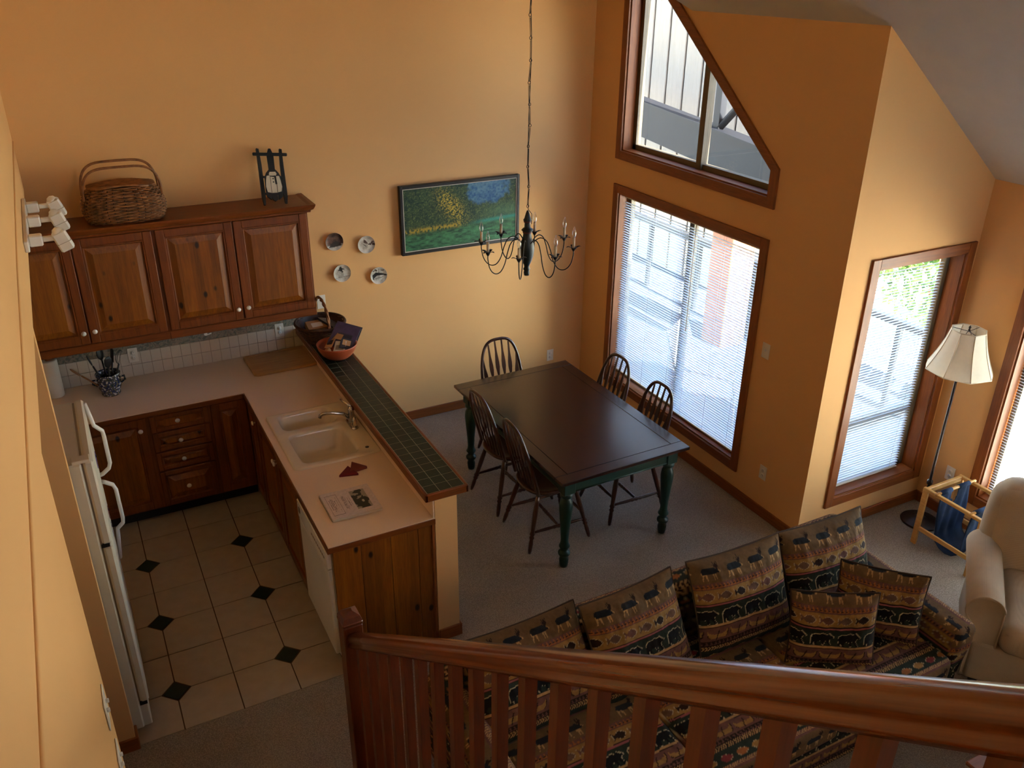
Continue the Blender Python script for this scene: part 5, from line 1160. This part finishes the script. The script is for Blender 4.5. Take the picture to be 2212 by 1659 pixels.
# ------------------------------------------------------------------ outdoors
def ground_mat():
    m, t, n, b = _mat('pale_gravel'); v = coords(t, jitter=False); f = noise(t, v, 1.2, 5); g_ = noise(t, v, 22, 4)
    c = mixc(t, .5, ramp(t, f, [(.3, lin((196, 190, 172))), (.7, lin((214, 208, 192)))]), ramp(t, g_, [(.35, lin((176, 172, 150))), (.65, lin((222, 214, 196)))]))
    t.links.new(c, b.inputs['Base Color']); b.inputs['Roughness'].default_value = 1; return m
struct('ground', MB().box(-40, 45, -40, 45, -.6, -.4), ground_mat(), 'sunlit garden ground outside the windows', 'ground')
struct('floor_patio', MB().box(.16, 3.25, -2.84, 6, -.4, -.16), plain('patio_concrete', (38, 46, 58), .9, var=.1, vscale=3), 'grey concrete patio outside the dining window', 'patio')
nb = thing('neighbor_facade', 'sunlit cream board siding of the neighbouring house across the patio', 'building')
M['siding'] = wood('cream_siding', (160, 144, 124), (172, 157, 136), (182, 168, 146), 'z', .7); M['deckgrey'] = plain('grey_deck_paint', (18, 17, 20), .6, var=.06); M['cedar'] = wood('cedar_post', (112, 50, 20), (134, 66, 30), (152, 82, 40), 'z', .6)
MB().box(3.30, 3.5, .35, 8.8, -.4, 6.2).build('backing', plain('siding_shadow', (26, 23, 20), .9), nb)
sb = MB().cbox(0, .03, -.166, .166, -.4, 6.2, .008).mesh('siding_board')
for k in range(23): link('siding_board', sb, 'siding', nb, (3.275, .545+.365*k, 0))
bm_ = thing('deck_beam', 'grey painted deck beam crossing in front of the siding', 'beam')
MB().prism([(5.2, 2.235), (5.2, 2.62), (-1.2, 2.05), (-1.2, 1.67)], 'x', 1.95, 2.05).build('beam', 'deckgrey', bm_)
MB().prism([(5.2, 2.62), (5.2, 2.645), (-1.2, 2.075), (-1.2, 2.05)], 'x', 1.92, 2.10).build('cap', 'deckgrey', bm_)
MB().cbox(1.96, 2.04, .60, .70, 2.2, 4.2, .004).build('upright', 'deckgrey', bm_); MB().tube([(2.0, .62, 2.25), (2.0, -.1, 2.95)], .045, 4).build('brace', 'deckgrey', bm_)
tag(MB().cbox(2.06, 2.40, .27, .62, -.16, 1.86, .01).build('cedar_post', 'cedar', None), 'orange cedar post holding the grey deck beam outside', 'post')
rl = thing('patio_railing', 'dark patio railing across the yard beyond the dining window', 'railing')
MB().cbox(2.55, 2.62, -2.6, 5.5, .70, .76, .004).build('top_rail', 'deckgrey', rl)
for k in range(9): MB().cbox(2.56, 2.61, -2.6+k*1.0, -2.55+k*1.0, -.16, .70, .003).build('post', 'deckgrey', rl)
# white mesh patio chair
pc_ = thing('patio_chair', 'white mesh patio chair outside the dining window', 'chair', (.80, -1.05, -.16), .6)
M['mesh'] = plain('white_mesh', (232, 232, 230), .7)
rows = [[(-.25+.5*i/10, y, z) for i in range(11)] for y, z in ((-.28, .44), (-.26, .42), (0, .40), (.2, .41), (.26, .46), (.33, .70), (.40, .95))]
sl = MB().grid(rows).build('seat_sling', 'mesh', pc_); md = sl.modifiers.new('thickness', 'SOLIDIFY'); md.thickness = .01
for s in (-1, 1): MB().tube([(s*.27, -.30, 0), (s*.27, -.28, .44), (s*.27, .22, .41), (s*.27, .40, .98)], .013, 8).tube([(s*.27, .22, .41), (s*.27, .34, 0)], .013, 8).tube([(s*.27, -.28, .44), (s*.29, -.25, .62), (s*.29, .30, .64)], .012, 8).build('side_frame', 'white', pc_)
# shrubs beyond the narrow window
def leaf_mat(i, a, b_):
    m, t, n, b = _mat('leaf_%d' % i); v = coords(t, jitter=False); f = noise(t, v, 6, 3); t.links.new(ramp(t, f, [(.3, lin(a)), (.7, lin(b_))]), b.inputs['Base Color']); b.inputs['Roughness'].default_value = .6; return m
LM = [leaf_mat(0, (58, 92, 34), (120, 150, 62)), leaf_mat(1, (120, 140, 50), (196, 190, 84))]
def shrub(label, x, y, rx, h, mt, seed, n=1500):
    r = thing('garden_shrub', label, 'shrub', (x, y, -.4)); rs = np.random.RandomState(seed)
    mb = MB()
    for k in range(7): a = rs.rand()*6.28; mb.tube([(0, 0, 0), (.2*rx*math.cos(a), .2*rx*math.sin(a), .35*h), (.6*rx*math.cos(a), .6*rx*math.sin(a), .8*h)], [.03, .02, .008], 6)
    mb.build('stems', 'spoonwood', r); mb = MB()
    for k in range(n):
        d = rs.normal(size=3); d /= np.linalg.norm(d); q = rs.rand()**.35; c = Vector((d[0]*rx*q, d[1]*rx*q, h*.55+d[2]*h*.45*q)); e = Euler((rs.rand()*6, rs.rand()*6, rs.rand()*6)).to_matrix(); s_ = .05+.04*rs.rand()
        mb.add([c+e @ Vector(p) for p in ((-s_, 0, 0), (0, -s_*.45, .01), (s_, 0, 0), (0, s_*.45, .01))], [(0, 1, 2, 3)])
    f = mb.build('foliage', mt, r, fix=False); tag(f, kind='stuff')
for i, (x, y, rx, h, k) in enumerate(((5.0, -.3, .8, 1.6, 0), (6.8, .5, 1.0, 2.1, 1), (5.6, -2.4, .7, 1.0, 0), (8.4, 3.0, 1.2, 2.4, 0), (4.7, 1.9, .8, 1.5, 1))):
    shrub(['dark green garden shrub just beyond the patio railing', 'tall yellow-green garden shrub behind the dark green one', 'low green garden shrub nearest the alcove', 'large green garden shrub farthest from the house', 'yellow-green garden shrub beside the cream siding'][i], x, y, rx, h, LM[k], 100+i)
hr = thing('garden_bench', 'white garden bench standing among the shrubs', 'bench', (3.6, -1.6, -.4), .5)
for k in range(4): MB().cbox(-.7, .7, -.2+k*.11, -.11+k*.11, .42, .45, .004).build('seat_slat', 'white', hr)
for k in range(3): MB().cbox(-.7, .7, .24, .27, .52+k*.13, .62+k*.13, .004).build('back_slat', 'white', hr)
for x in (-.62, .62): MB().cbox(x-.03, x+.03, -.2, -.14, 0, .42, .004).cbox(x-.03, x+.03, .2, .26, 0, .9, .004).build('leg_frame', 'white', hr)
